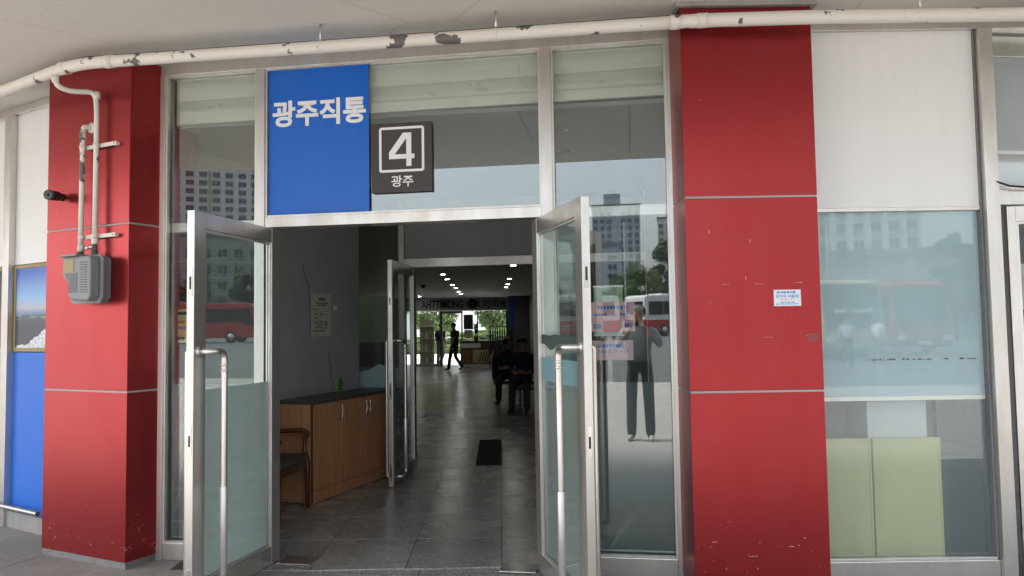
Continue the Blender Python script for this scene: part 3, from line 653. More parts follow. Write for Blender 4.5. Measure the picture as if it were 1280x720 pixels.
t = thing('wall_notice', 'yellowed paper notice taped to the grey lobby wall', 'notice', GO, GA)
obj('sheet', box(0.575, 0.905, -0.004, -0.001, 1.446, 1.868), 'paper', t)
def rows(t, x0, x1, spec, y=-0.0052):
    for z, h, segs, mname in spec:
        bm = bmesh.new()
        for a, c in segs:
            xa, xc = x0 + (x1 - x0) * a, x0 + (x1 - x0) * c; q = xa; 
            while q < xc - 0.004:
                d = random.uniform(0.008, 0.02); bxm(bm, q, min(q + d, xc), y, y + 0.001, z, z + h); q += d + random.uniform(0.003, 0.006)
        o = obj('print_line', bm, mname, t); o['kind'] = 'stuff'
for tt, u0, u1, z0, z1 in PINK: rows(tt, u0 + 0.02, u1 - 0.02, [(z1 - 0.045, 0.022, [(0.1, 0.9)], 'ink_blue')] + ([(z1 - 0.085, 0.014, [(0.0, 0.35), (0.7, 1.0)], 'ink_blue'), (z0 + 0.02, 0.03, [(0.0, 0.2), (0.82, 1.0)], 'ink_blue')] if z0 > 1.4 else []), -0.0052)
rows(t, 0.60, 0.88, [(1.80, 0.022, [(0.3, 0.7)], 'ink'), (1.765, 0.010, [(0.15, 0.85)], 'ink'), (1.745, 0.010, [(0.25, 0.8)], 'ink'), (1.705, 0.008, [(0.0, 0.3)], 'ink_red'), (1.66, 0.014, [(0.1, 0.25), (0.4, 0.55)], 'ink'), (1.66, 0.010, [(0.72, 0.82)], 'ink_red'), (1.62, 0.008, [(0.0, 0.3)], 'ink'), (1.58, 0.010, [(0.05, 0.9)], 'ink'), (1.555, 0.010, [(0.2, 0.55), (0.65, 0.85)], 'ink'), (1.53, 0.008, [(0.1, 0.6), (0.7, 0.8)], 'ink'), (1.495, 0.011, [(0.0, 0.75)], 'ink')])
bm = bmesh.new()
for z in (1.69, 1.645, 1.60, 1.572, 1.545, 1.522): bxm(bm, 0.595, 0.885, -0.0046, -0.0041, z, z + 0.0018)
obj('ruled_lines', bm, 'ink', t)['kind'] = 'stuff'
t = tag(obj('wall_switch', box(0.94, 0.99, -0.012, -0.001, 1.705, 1.753, 0.002), 'letter_white', None, GO, GA), 'small white switch plate beside the paper notice', 'switch')
t = thing('cleaning_brush', 'bright green brush standing on the cabinet against the wall', 'brush', (-1.76, 7.67, 0.888), GA)
obj('head', box(-0.03, 0.05, 0.0, 0.03, 0.0, 0.13, 0.006), 'brush_green', t)
for k in range(4): obj('groove', box(-0.022, 0.042, -0.002, -0.0002, 0.02 + k * 0.028, 0.028 + k * 0.028), 'black', t)

# ------------------------------------------------------------------ left bay: panels and printed photographs
B = thing('panelled_wall', 'white and blue panelled wall receding at the far left', 'wall', LO, LA)
obj('head_beam', box(-3.0, 0.75, -0.03, 0.09, 3.285, SOF - 0.001, 0.003), 'aluminium', B)
for u in (-2.0, -1.0, 0.0):
    obj('post', box(u + 0.005, u + 0.105, -0.05, 0.08, 0.0, 3.2845, 0.004), 'aluminium', B)
    obj('upper_panel', box(u + 0.1055 if u < 0 else 0.1055, u + 1.0045 if u < 0 else 0.70, 0.0, 0.02, 2.066, 3.2845, 0.001), 'white_panel', B)
    obj('lower_panel', box(u + 0.1055 if u < 0 else 0.1055, u + 1.0045 if u < 0 else 0.70, 0.0, 0.02, 0.126, 1.366, 0.001), 'blue_panel', B)
    obj('sill', box(u + 0.1055 if u < 0 else 0.1055, u + 1.0045 if u < 0 else 0.70, -0.03, 0.06, 0.0, 0.125, 0.003), 'sill_grey', B)
obj('mid_panel', box(-1.8945, -0.9955, 0.0, 0.02, 1.3665, 2.0655, 0.001), 'white_panel', B)
obj('backing', box(-3, 0.70, 0.03, 0.05, 0.0, 3.28), 'joint_grey', B)
rl = obj('guard_rail', tube([(-2.5, -0.09, 0.185), (0.70, -0.09, 0.178)], 0.018, 12), 'steel', B)
for x in (-1.0, 0.055): obj('bracket', tube([(x, -0.09, 0.18), (x, -0.045, 0.18)], 0.010, 8), 'steel', rl)
for (a, c, mt, lab) in ((0.112, 0.70, 'landscape_print', 'framed photograph of a blue sky over snowy trees and water'), (-0.90, 0.004, 'city_night_print', 'framed dark city photograph at the left picture edge')):
    t = thing('photo_print', lab, 'photograph', LO, LA, 'framed photographs on the wall')
    obj('print', box(a + 0.03, c - 0.03, -0.002, 0.010, 1.402, 2.03), mt, t)
    bm = bmesh.new(); bxm(bm, a, c, -0.008, 0.018, 2.0305, 2.060, 0.003); bxm(bm, a, c, -0.008, 0.018, 1.372, 1.4015, 0.003); bxm(bm, a, a + 0.0295, -0.0078, 0.0178, 1.4018, 2.0302); bxm(bm, c - 0.0295, c, -0.0078, 0.0178, 1.4018, 2.0302)
    obj('frame', bm, 'brass_plate', t)

# ------------------------------------------------------------------ right bay: office window
RO = (1.735, 4.48, 0.0)
W_ = thing('office_window', 'tall window with a white upper panel right of the red column', 'window', RO, 0)
obj('head_beam', box(0.0, 2.6, -0.035, 0.09, TOP - 0.002, SOF - 0.001, 0.003), 'aluminium', W_)
obj('post', box(1.082, 1.165, -0.06, 0.10, 0.0, TOP - 0.0025, 0.004), 'aluminium', W_)
obj('bead_strip', box(1.068, 1.0815, -0.02, 0.06, 0.12, TOP - 0.0025, 0.002), 'meter_grey', W_)
obj('sill', box(0.0, 1.0815, -0.03, 0.09, 0.0, 0.112, 0.004), 'aluminium', W_)
obj('sill_bead', box(0.0, 1.0675, -0.028, 0.0, 0.1123, 0.128, 0.002), 'old_bead', W_)
obj('white_panel', box(0.0, 1.0675, -0.010, 0.008, 2.186, TOP - 0.0025, 0.001), 'white_panel', W_)
obj('mid_rail', box(0.0, 1.0675, -0.016, 0.02, 2.164, 2.1855, 0.002), 'old_bead', W_)
bm = box(0.0, 1.0675, 0.012, 0.018, 0.113, 2.1635)
obj('pane', bm, 'office_glass', W_)
obj('upper_film', box(0.0, 1.0675, 0.0195, 0.021, 1.06, 2.1635), 'pale_blue_film', W_)
obj('lower_film', box(0.0, 1.0675, 0.0195, 0.0205, 0.113, 1.035), 'office_haze', W_)
obj('film_edge', box(0.0, 1.0675, 0.0192, 0.0215, 1.036, 1.0595), 'cream_paint', W_)
bm = bmesh.new()
for k in range(40):
    x = random.uniform(0.3, 1.06); q = random.uniform(0.004, 0.014); bxm(bm, x, x + q, 0.0085, 0.0115, 1.275, 1.275 + random.uniform(0.002, 0.009))
obj('tape_remains', bm, 'stone_base', W_)['kind'] = 'stuff'
c = thing('partition_screen', 'pale yellow green two leaf screen behind the office window', 'screen', (RO[0], RO[1] + 0.07, 0), 0)
for a, b_ in ((-0.02, 0.400), (0.412, 0.815)):
    p = obj('leaf', box(a + 0.012, b_ - 0.012, 0.004, 0.022, 0.05, 0.790), 'yellow_green_panel', c)
    bm = bmesh.new(); bxm(bm, a, b_, 0.0, 0.026, 0.7905, 0.806); bxm(bm, a, a + 0.0115, 0.0, 0.026, 0.02, 0.790); bxm(bm, b_ - 0.0115, b_, 0.0, 0.026, 0.02, 0.790); bxm(bm, a + 0.012, b_ - 0.012, 0.0, 0.026, 0.02, 0.0495); obj('frame', bm, 'yellow_green_panel', p)
t = thing('white_carton', 'white box standing behind the office screen', 'box', (RO[0] + 0.40, RO[1] + 0.105, 0.0), 0)
obj('carton', box(0, 0.36, 0, 0.3, 0.74, 1.08, 0.006), 'white_box', t); obj('stand', box(0.02, 0.34, 0.02, 0.28, 0.0, 0.739), 'meter_grey', t); obj('lid', box(-0.005, 0.365, -0.005, 0.305, 1.0805, 1.10, 0.003), 'white_box', t)
t = thing('office_counter', 'dark counter behind the office window, right of the screen', 'counter', (RO[0] + 0.86, RO[1] + 0.5, 0.0), 0)
obj('body', box(0, 0.5, 0, 0.4, 0.0, 0.60, 0.006), 'meter_dark', t); obj('top', box(-0.01, 0.51, -0.01, 0.41, 0.6005, 0.63, 0.004), 'white_box', t)
t = thing('office_chair', 'dark blurred chair behind the office window beside the column', 'chair', (RO[0] + 0.28, RO[1] + 0.75, 0), 0.3)
obj('backrest', box(-0.2, 0.2, 0.2, 0.26, 0.55, 1.05, 0.03), 'cloth_navy', t); obj('seat', box(-0.22, 0.22, -0.2, 0.24, 0.42, 0.50, 0.03), 'cloth_navy', t); obj('column_leg', tube([(0, 0, 0.05), (0, 0, 0.42)], 0.03), 'meter_grey', t)
for k in range(5): a = k * 2 * math.pi / 5; obj('foot', tube([(0, 0, 0.07), (0.27 * math.cos(a), 0.27 * math.sin(a), 0.03)], 0.018, 8), 'meter_grey', t)

# ------------------------------------------------------------------ far right bay: next doorway
QO = (2.90, 4.48, 0.0); QA = rad(7)
Q = thing('next_doorway', 'aluminium doorway cut off by the right picture edge', 'shopfront', QO, QA)
obj('transom', box(0.004, 1.9, -0.034, 0.09, 2.19, 2.30, 0.003), 'aluminium', Q); obj('fanlight', box(0.004, 1.9, 0.022, 0.028, 2.3005, TOP - 0.003), 'office_glass', Q)
obj('jamb', box(0.0, 0.06, 0.03, 0.10, 0.0, 2.189, 0.003), 'meter_dark', Q); obj('jamb', box(1.86, 1.92, -0.034, 0.09, 0.0, 2.189, 0.003), 'aluminium', Q)
obj('blind_box', box(0.004, 1.9, 0.05, 0.14, 3.12, 3.25, 0.004), 'steel', Q)
b = obj('roller_blind', box(0.01, 1.88, 0.06, 0.064, 2.54, 3.119), 'roller_grey', Q); obj('blind_bar', box(0.01, 1.88, 0.055, 0.069, 2.515, 2.5395, 0.003), 'white_box', b)
obj('back_board', box(0.01, 1.88, 0.16, 0.17, 2.30, 2.75), 'white_box', Q)
nl = make_leaf('glass door standing ajar at the right picture edge', 1, (QO[0] + 0.06, QO[1] - 0.01, 0), QA - rad(30), group=None, extras=False, sw=0.045)
tag(obj('loose_cable', tube([(2.88, 4.425, 2.325), (2.95, 4.41, 2.295), (3.05, 4.41, 2.285), (3.25, 4.43, 2.29), (3.6, 4.47, 2.30)], 0.006, 8), 'cable_black'), 'thin black cable looped along the transom at the right edge', 'cable')
struct('right_back_wall', prism([(3.0, 7.5), (8, 8.1), (8, 8.2), (3.0, 7.6)], 0, 3.3), 'hall_wall_paint')
t = thing('counter_display', 'pale board inside the next doorway', 'board', (4.1, 6.6, 0), 0.1)
obj('board', box(-0.5, 0.5, 0, 0.04, 1.6, 2.0, 0.004), 'white_box', t); obj('screen', box(-0.5, 0.0, -0.01, 0.03, 1.25, 1.5, 0.004), 'banner_blue', t); obj('stand', box(-0.45, 0.45, 0.0, 0.04, 0.0, 1.24), 'meter_grey', t)

# ------------------------------------------------------------------ pipes, meter, camera, sticker
ppts = [(-4.95, 6.06), (-3.54, 5.17), (-2.88, 4.75), (-2.67, 4.65), (-2.01, 4.56), (-1.13, 4.44), (-0.07, 4.29), (0.57, 4.20), (0.94, 4.15)]
PZ = 3.205
mp_ = thing('gas_pipe', 'long white gas pipe with chipped paint along the ceiling', 'pipe', (0, 0, 0), 0)
path = [Vector((x, y, PZ)) for x, y in ppts]
obj('pipe_run', tube(round_path(path, 0.12, 6), 0.037, 18), 'chipped_pipe_paint', mp_)
obj('pipe_run', tube(round_path([(0.9405, 4.15, PZ), (1.10, 4.13, PZ), (1.8, 4.105, PZ), (5.0, 4.13, PZ)], 0.1, 6), 0.0385, 18), 'chipped_pipe_paint', mp_)
for (x, y) in ((-2.84, 4.73), (-2.50, 4.628), (0.94, 4.15), (1.09, 4.131)):
    d = Vector((0.95, -0.2, 0)).normalized() if x < 0.9 else Vector((0.99, -0.1, 0)).normalized()
    obj('coupling', tube([Vector((x, y, PZ)) - d * 0.028, Vector((x, y, PZ)) + d * 0.028], 0.041, 18), 'chipped_pipe_paint', mp_)
for x, y in ((-1.13, 4.44), (-0.07, 4.29), (2.3, 4.11)):
    d = Vector((0.99, -0.13, 0)).normalized(); c0 = Vector((x, y, PZ))
    h = obj('hanger', tube([c0 - d * 0.008, c0 + d * 0.008], 0.0385, 18), 'chipped_pipe_paint', mp_); obj('hanger_stem', tube([c0 + Vector((0, 0, 0.036)), c0 + Vector((0, 0, SOF - PZ))], 0.007, 8), 'aluminium', h)
obj('wire_gap_shade', tube([Vector((x, y + 0.01, PZ + 0.041)) for x, y in ppts[1:]], 0.006, 6), 'cable_black', mp_)  # black tube for the wire, also drawing in the gap's shade above the pipe

# pipes and meter on the left column (column frame: x along face, y inwards, so -y is out)
dp = thing('meter_supply_pipe', 'white gas pipe dropping from the ceiling pipe to the meter', 'pipe', CO, CA)
pA = [(0.505, -0.278, 3.19), (0.505, -0.278, 3.105), (0.53, -0.20, 3.085), (0.585, -0.06, 3.11), (0.59, -0.05, 3.0), (0.587, -0.05, 2.10)]
obj('pipe_run', tube(round_path(pA, 0.05, 6), 0.0165, 14), 'chipped_pipe_paint', dp)
for z in (3.09, 2.115): obj('coupling', tube([(0.588, -0.05, z - 0.022), (0.588, -0.05, z + 0.022)], 0.022, 14), 'chipped_pipe_paint', dp)
obj('coupling', tube([(0.505, -0.278, 3.125), (0.505, -0.278, 3.165)], 0.022, 14), 'chipped_pipe_paint', dp)
v = obj('valve', tube([(0.587, -0.05, 2.095), (0.587, -0.05, 2.03)], [0.016, 0.014], 12), 'meter_dark', dp); obj('valve_handle', tube([(0.56, -0.075, 2.07), (0.60, -0.07, 2.075)], 0.009, 8), 'steel', v); obj('valve_knob', lathe([(0.001, -0.015), (0.012, -0.01), (0.015, 0), (0.012, 0.01), (0.001, 0.015)], 12), 'old_bead', v, (0.552, -0.077, 2.068))
dq = thing('meter_outlet_pipe', 'shorter white gas pipe left of the supply pipe, elbowed into the column', 'pipe', CO, CA)
obj('pipe_run', tube(round_path([(0.475, 0.0, 2.895), (0.455, -0.05, 2.90), (0.450, -0.05, 2.85), (0.443, -0.05, 2.045)], 0.03, 6), 0.0165, 14), 'chipped_pipe_paint', dq)
obj('wall_flange', lathe([(0.04, 0), (0.038, 0.008), (0.02, 0.014)], 18, 'Y'), 'chipped_pipe_paint', dq, (0.475, -0.0005, 2.895))
for z in (2.83, 2.075): obj('coupling', tube([(0.447, -0.05, z - 0.024), (0.447, -0.05, z + 0.024)], 0.022, 14), 'chipped_pipe_paint', dq)
for z in (2.755, 2.150):
    b = thing('pipe_bracket', 'white strap holding both gas pipes, ' + ('upper of the two' if z > 2.5 else 'lower of the two just above the meter'), 'bracket', CO, CA, 'pipe brackets')
    obj('bar', box(0.43, 0.76, -0.030, -0.022, z - 0.013, z + 0.013, 0.002), 'chipped_pipe_paint', b)
    for x in (0.447, 0.587): obj('clamp', tube([(x, -0.05, z - 0.012), (x, -0.05, z + 0.012)], 0.0195, 14), 'chipped_pipe_paint', b)
    obj('foot', box(0.71, 0.755, -0.0215, -0.0005, z - 0.01, z + 0.01), 'chipped_pipe_paint', b)
    obj('screw', lathe([(0.005, 0), (0.004, 0.003)], 8, 'Y'), 'meter_dark', b, (0.74, -0.0302, z))
# gas meter: a rear case with rim and a stepped, louvred front case
G_ = thing('gas_meter', 'grey gas meter with a louvred cover on the red column', 'gas meter', CO, CA)
obj('rear_case', extrude_xz([(0.39, 1.74), (0.42, 1.708), (0.66, 1.708), (0.69, 1.74), (0.69, 1.99), (0.67, 2.012), (0.40, 2.012), (0.39, 2.0)], -0.075, -0.001, 0.006), 'meter_grey', G_)
obj('rim', extrude_xz([(0.40, 1.735), (0.43, 1.700), (0.692, 1.700), (0.725, 1.735), (0.725, 1.995), (0.70, 2.020), (0.41, 2.020), (0.40, 2.005)], -0.088, -0.0755, 0.004), 'meter_grey', G_)
fc = obj('front_cover', extrude_xz([(0.475, 1.76), (0.50, 1.725), (0.67, 1.715), (0.70, 1.75), (0.70, 1.985), (0.685, 2.008), (0.45, 2.008), (0.415, 2.008), (0.412, 1.90), (0.425, 1.875), (0.46, 1.845), (0.475, 1.82)], -0.155, -0.0885, 0.014), 'meter_grey', G_)
obj('top_lip', box(0.403, 0.58, -0.175, -0.09, 2.0085, 2.022, 0.003), 'meter_grey', G_)
obj('name_plate', box(0.435, 0.535, -0.1575, -0.1553, 1.905, 1.99), 'brass_plate', G_)
for k in range(11): obj('louvre', box(0.488 - (0.03 if k > 7 else 0.0), 0.575, -0.1585, -0.1553, 1.775 + k * 0.0115, 1.7805 + k * 0.0115, 0.001), 'meter_dark', G_)
for k in range(13): obj('louvre', box(0.60, 0.67, -0.1575, -0.1553, 1.77 + k * 0.016, 1.776 + k * 0.016), 'meter_dark', G_)
for x in (0.443, 0.587): obj('union', tube([(x, -0.05, 2.0125), (x, -0.05, 2.05)], [0.024, 0.019], 12), 'meter_dark', G_)

k_ = thing('security_camera', 'small black bullet camera on the red column', 'camera', CO, CA)
obj('base', lathe([(0.026, 0.0), (0.026, 0.012), (0.018, 0.02)], 18, 'Y'), 'black', k_, (0.165, -0.0005, 2.450))
obj('arm', tube([(0.165, -0.015, 2.450), (0.168, -0.028, 2.451), (0.174, -0.045, 2.452)], 0.012, 10), 'black', k_)
ca = Vector((0.172, -0.035, 2.452)); cb_ = Vector((0.225, -0.135, 2.443))
bd = obj('body', tube([ca, ca + (cb_ - ca) * 0.1, cb_], [0.024, 0.033, 0.034], 20), 'black', k_)
dd = (cb_ - ca).normalized(); obj('lens_ring', tube([cb_ + dd * 0.0005, cb_ + dd * 0.003], [0.028, 0.024], 20), 'meter_dark', bd); obj('lens', tube([cb_ + dd * 0.0031, cb_ + dd * 0.006], [0.010, 0.006], 14), 'bus_glass', bd)

t = thing('sticker', 'small white and blue sticker on the red column', 'sticker', (1.470, 4.2235, 1.600), 0)
obj('sheet', box(0, 0.152, -0.0012, -0.0002, 0, 0.092), 'sticker_white', t)
obj('lettering', text_bm('모이자 서울로!', 0.03, 0.0006, 0.0002, width=0.132, height=0.020), 'sticker_blue', t, (0.076, -0.0016, 0.055))
rows(t, 0.01, 0.142, [(0.072, 0.010, [(0.05, 0.85)], 'sticker_blue'), (0.034, 0.005, [(0.18, 0.8)], 'sticker_pink'), (0.019, 0.005, [(0.2, 0.85)], 'sticker_blue'), (0.009, 0.005, [(0.0, 1.0)], 'sticker_blue')], -0.0021)

# ------------------------------------------------------------------ people
def person(name, label, loc, rz, J, cl, hair='hair', group=None, hold=None):
    """J: joint positions (facing local -y). cl: (top, trousers, shoes). One skinned body; hair and eyes are children."""
    V, Ed, Rd, Tg = [], [], [], []
    def v(p, r, t, link_=None):
        V.append(Vector(p)); Rd.append(r if isinstance(r, tuple) else (r, r)); Tg.append(t)
        if link_ is not None: Ed.append((link_, len(V) - 1))
        return len(V) - 1
    pel = v(J['pelvis'], (0.145, 0.115), 1); sp = v(Vector(J['pelvis']).lerp(Vector(J['chest']), 0.45), (0.165, 0.125), 0, pel)
    ch = v(J['chest'], (0.170, 0.125), 0, sp); nb = v(Vector(J['chest']).lerp(Vector(J['head']), 0.48), 0.062, 0, ch)
    nk = v(Vector(J['chest']).lerp(Vector(J['head']), 0.66), 0.05, 2, nb); hd = Vector(J['head']); up = (hd - V[nk]).normalized(); fw_ = Vector(J.get('face', (0, -1, 0))).normalized()
    h0 = v(hd - up * 0.045 + fw_ * 0.018, (0.070, 0.078), 2, nk); h1 = v(hd + up * 0.03, (0.080, 0.092), 2, h0); h2 = v(hd + up * 0.085 - fw_ * 0.008, (0.062, 0.075), 2, h1)
    v(hd + fw_ * 0.098 - up * 0.005, 0.014, 2, h1)
    sv = up.cross(fw_).normalized()
    for q in (-1, 1): v(hd + sv * q * 0.085, 0.016, 2, h1)
    for s, q in (('L', -1), ('R', 1)):
        sh = v(J['sh' + s], 0.070, 0, ch); el0 = v(Vector(J['sh' + s]).lerp(Vector(J['el' + s]), 0.5), 0.066, 0, sh); el = v(J['el' + s], 0.043, 0 if J.get('sleeves') else 2, el0)
        wr = v(J['wr' + s], 0.027, 2, el); dr = (Vector(J['ha' + s]) - Vector(J['wr' + s])).normalized()
        pm_ = v(Vector(J['wr' + s]) + dr * 0.055, (0.030, 0.018), 2, wr); side = Vector(J.get('spread' + s, (1, 0, 0))).normalized(); cu = Vector(J.get('curl' + s, (0, 0, -1))).normalized()
        for k, ln in zip((-1.5, -0.5, 0.5, 1.5), (0.060, 0.072, 0.068, 0.052)):
            a = v(V[pm_] + dr * 0.045 + side * k * 0.017, 0.0095, 2, pm_); b = v(V[a] + dr * ln * 0.45 + cu * 0.014, 0.0088, 2, a); v(V[b] + dr * ln * 0.22 + cu * 0.030, 0.0075, 2, b)
        a = v(Vector(J['wr' + s]) + dr * 0.035 + side * 0.034 * J.get('thumb' + s, 1), 0.011, 2, pm_); v(V[a] + dr * 0.035 + side * 0.012 * J.get('thumb' + s, 1) + cu * 0.02, 0.0085, 2, a)
        hp = v(J['hip' + s], 0.088, 1, pel); k0 = v(Vector(J['hip' + s]).lerp(Vector(J['kn' + s]), 0.5), 0.080, 1, hp); kn = v(J['kn' + s], 0.074, 1, k0); c0 = v(Vector(J['kn' + s]).lerp(Vector(J['an' + s]), 0.45), 0.070, 1, kn)
        an = v(J['an' + s], 0.068, 1, c0); t0 = Vector(J['an' + s]); td = Vector(J['toe' + s]) - t0
        he = v(t0 + Vector((0, 0, -0.045)) - td * 0.18, 0.036, 3, an); to = v(t0 + td * 0.6 + Vector((0, 0, -0.045)), (0.042, 0.034), 3, he); v(Vector(J['toe' + s]) + Vector((0, 0, -0.048)), (0.034, 0.026), 3, to)
    me = bpy.data.meshes.new('body'); me.from_pydata([tuple(p) for p in V], Ed, []); o = bpy.data.objects.new('body', me); COL.objects.link(o)
    md = o.modifiers.new('skin', 'SKIN'); md.use_smooth_shade = True; md.branch_smoothing = 0.4
    for i, d in enumerate(me.skin_vertices[0].data): d.radius = Rd[i]; d.use_root = (i == 0)
    ms = o.modifiers.new('sub', 'SUBSURF'); ms.levels = 2
    dg = bpy.context.evaluated_depsgraph_get(); dg.update()
    m2 = bpy.data.meshes.new_from_object(o.evaluated_get(dg)); bpy.data.objects.remove(o); bpy.data.meshes.remove(me)
    m2.name = 'body'
    for c in (cl[0], cl[1], 'skin', cl[2]): m2.materials.append(M_[c])
    for f in m2.polygons:
        best, bi = 1e9, 0
        for i, p in enumerate(V):
            d = (f.center - p).length - sum(Rd[i]) * 0.4
            if d < best: best, bi = d, i
        f.material_index = Tg[bi]; f.use_smooth = True
    t = thing(name, label, 'person', loc, rz, group); b = link('body', m2, t)
    # hair: a cap over crown, sides and nape
    bm = bmesh.new(); bmesh.ops.create_icosphere(bm, subdivisions=3, radius=1.0)
    R3 = Matrix((sv, -fw_, up)).transposed()
    kill = []
    for vv in bm.verts:
        if vv.co.z < -0.35 or (vv.co.y < -0.45 and vv.co.z < 0.42): kill.append(vv)
        vv.co = hd + up * 0.035 + R3 @ Vector((vv.co.x * 0.098, vv.co.y * 0.112, vv.co.z * 0.102)) * (1 + random.uniform(-0.02, 0.03))
    bmesh.ops.delete(bm, geom=kill, context='VERTS')
    for f in bm.faces: f.smooth = True
    bmesh.ops.solidify(bm, geom=list(bm.faces), thickness=0.008)
    obj('hair', bm, hair, t)
    for q in (-1, 1): obj('eye', bmesh_sphere(hd + fw_ * 0.083 + sv * q * 0.031 + up * 0.012, 0.010), 'black', t)
    return t
def bmesh_sphere(c, r, seg=10):
    bm = bmesh.new(); bmesh.ops.create_uvsphere(bm, u_segments=seg, v_segments=seg - 2, radius=r); bmesh.ops.translate(bm, verts=bm.verts, vec=Vector(c)); return bm
STAND = dict(pelvis=(0, 0, 0.95), chest=(0, 0.0, 1.30), head=(0, -0.03, 1.60), shL=(-0.185, 0.01, 1.40), shR=(0.185, 0.01, 1.40), elL=(-0.24, 0.03, 1.12), elR=(0.24, 0.03, 1.12), wrL=(-0.25, -0.06, 0.88), wrR=(0.25, -0.06, 0.88), haL=(-0.25, -0.09, 0.78), haR=(0.25, -0.09, 0.78), spreadL=(0, 1, 0), spreadR=(0, 1, 0), curlL=(1, 0, 0), curlR=(-1, 0, 0), thumbL=-1, thumbR=-1,
             hipL=(-0.095, 0, 0.90), hipR=(0.095, 0, 0.90), knL=(-0.11, -0.02, 0.49), knR=(0.11, -0.02, 0.49), anL=(-0.12, 0.02, 0.085), anR=(0.12, 0.02, 0.085), toeL=(-0.15, -0.17, 0.08), toeR=(0.15, -0.17, 0.08))
def pose(**k): d = dict(STAND); d.update(k); return d
# photographer at the camera, facing the front (+Y)
ph = person('person', 'photographer in a grey shirt and dark trousers, mirrored in the right sidelight', (0.02, -0.42, -0.012), rad(180 - 6),
       pose(elL=(-0.27, -0.08, 1.20), elR=(0.27, -0.08, 1.20), wrL=(-0.085, -0.30, 1.42), wrR=(0.085, -0.30, 1.42), haL=(-0.06, -0.36, 1.50), haR=(0.06, -0.36, 1.50), spreadL=(0, 0, 1), spreadR=(0, 0, 1), curlL=(0.6, -0.4, 0), curlR=(-0.6, -0.4, 0), head=(0, -0.04, 1.60), sleeves=1), ('shirt_grey', 'trouser_dark', 'shoe_pale'))
t = thing('phone', 'phone held up in both hands by the photographer', 'phone', (0.0, -0.035, 1.5), 0)
obj('case', box(-0.08, 0.08, -0.012, -0.003, -0.055, 0.025, 0.004), 'black', t); obj('lens', lathe([(0.008, 0), (0.008, 0.002), (0.005, 0.0025)], 14, 'Y'), 'bus_glass', t, (0.05, -0.0029, 0.0)).rotation_euler.x = math.pi
person('person', 'person in dark clothes walking through the hall towards the bright exit', (-2.10, 27.3, 0), rad(235),
       pose(elR=(0.22, 0.10, 1.13), wrR=(0.24, 0.02, 0.90), haR=(0.24, -0.03, 0.80), elL=(-0.22, -0.10, 1.13), wrL=(-0.22, -0.28, 0.98), haL=(-0.21, -0.36, 0.95), knL=(-0.08, -0.05, 0.50), anL=(-0.07, 0.26, 0.15), toeL=(-0.08, 0.10, 0.075), knR=(0.08, -0.16, 0.50), anR=(0.08, -0.24, 0.085), toeR=(0.09, -0.44, 0.085), head=(0.0, -0.05, 1.60)), ('cloth_black', 'cloth_black', 'shoe_dark'))
person('person', 'person in a dark top and pale trousers standing in the far doorway', (-2.98, 31.0, 0), rad(150),
       pose(elL=(-0.21, 0.02, 1.12), elR=(0.21, 0.02, 1.12), wrL=(-0.21, -0.08, 0.88), wrR=(0.21, -0.08, 0.88), haL=(-0.20, -0.10, 0.78), haR=(0.20, -0.10, 0.78), knL=(-0.09, -0.10, 0.50), anL=(-0.08, 0.12, 0.12), toeL=(-0.09, -0.05, 0.085)), ('cloth_black', 'trouser_beige', 'shoe_dark'))
SIT = dict(pelvis=(0, 0, 0.53), chest=(0, -0.04, 0.90), head=(0, -0.13, 1.19), shL=(-0.185, -0.04, 0.98), shR=(0.185, -0.04, 0.98), elL=(-0.23, -0.12, 0.72), elR=(0.23, -0.12, 0.72), wrL=(-0.09, -0.30, 0.68), wrR=(0.09, -0.30, 0.68), haL=(-0.03, -0.36, 0.70), haR=(0.03, -0.36, 0.70), spreadL=(0, 0.5, 1), spreadR=(0, 0.5, 1), curlL=(0.6, -0.2, 0.3), curlR=(-0.6, -0.2, 0.3), sleeves=1,
           hipL=(-0.09, -0.03, 0.51), hipR=(0.09, -0.03, 0.51), knL=(-0.13, -0.45, 0.50), knR=(0.13, -0.45, 0.50), anL=(-0.14, -0.48, 0.085), anR=(0.14, -0.48, 0.085), toeL=(-0.16, -0.68, 0.08), toeR=(0.16, -0.68, 0.08))
a = person('person', 'seated person in a dark hooded jacket bent over a phone, nearest the door', (0.20, 13.98, 0), rad(-12), dict(SIT, face=(0, -0.9, -0.45)), ('cloth_navy', 'trouser_dark', 'shoe_dark'))
person('person', 'seated person in navy with a backpack, head turned sideways, second from the door', (-0.08, 15.45, 0), rad(-10), dict(SIT, face=(0.9, -0.3, 0), chest=(0.02, -0.06, 0.92)), ('cloth_navy', 'cloth_navy', 'shoe_dark'))
t = thing('backpack', 'dark backpack on the bench beside the second seated person', 'backpack', (-0.30, 15.5, 0.43), rad(10))
obj('bag', box(-0.13, 0.13, -0.12, 0.14, 0.0, 0.52, 0.07), 'cloth_navy', t); obj('pocket', box(-0.11, 0.11, -0.17, -0.1205, 0.03, 0.26, 0.02), 'cloth_black', t); obj('strap', tube(round_path([(-0.05, 0.1, 0.50), (-0.05, 0.12, 0.56), (0.05, 0.12, 0.56), (0.05, 0.1, 0.50)], 0.03), 0.012, 8), 'cloth_black', t)
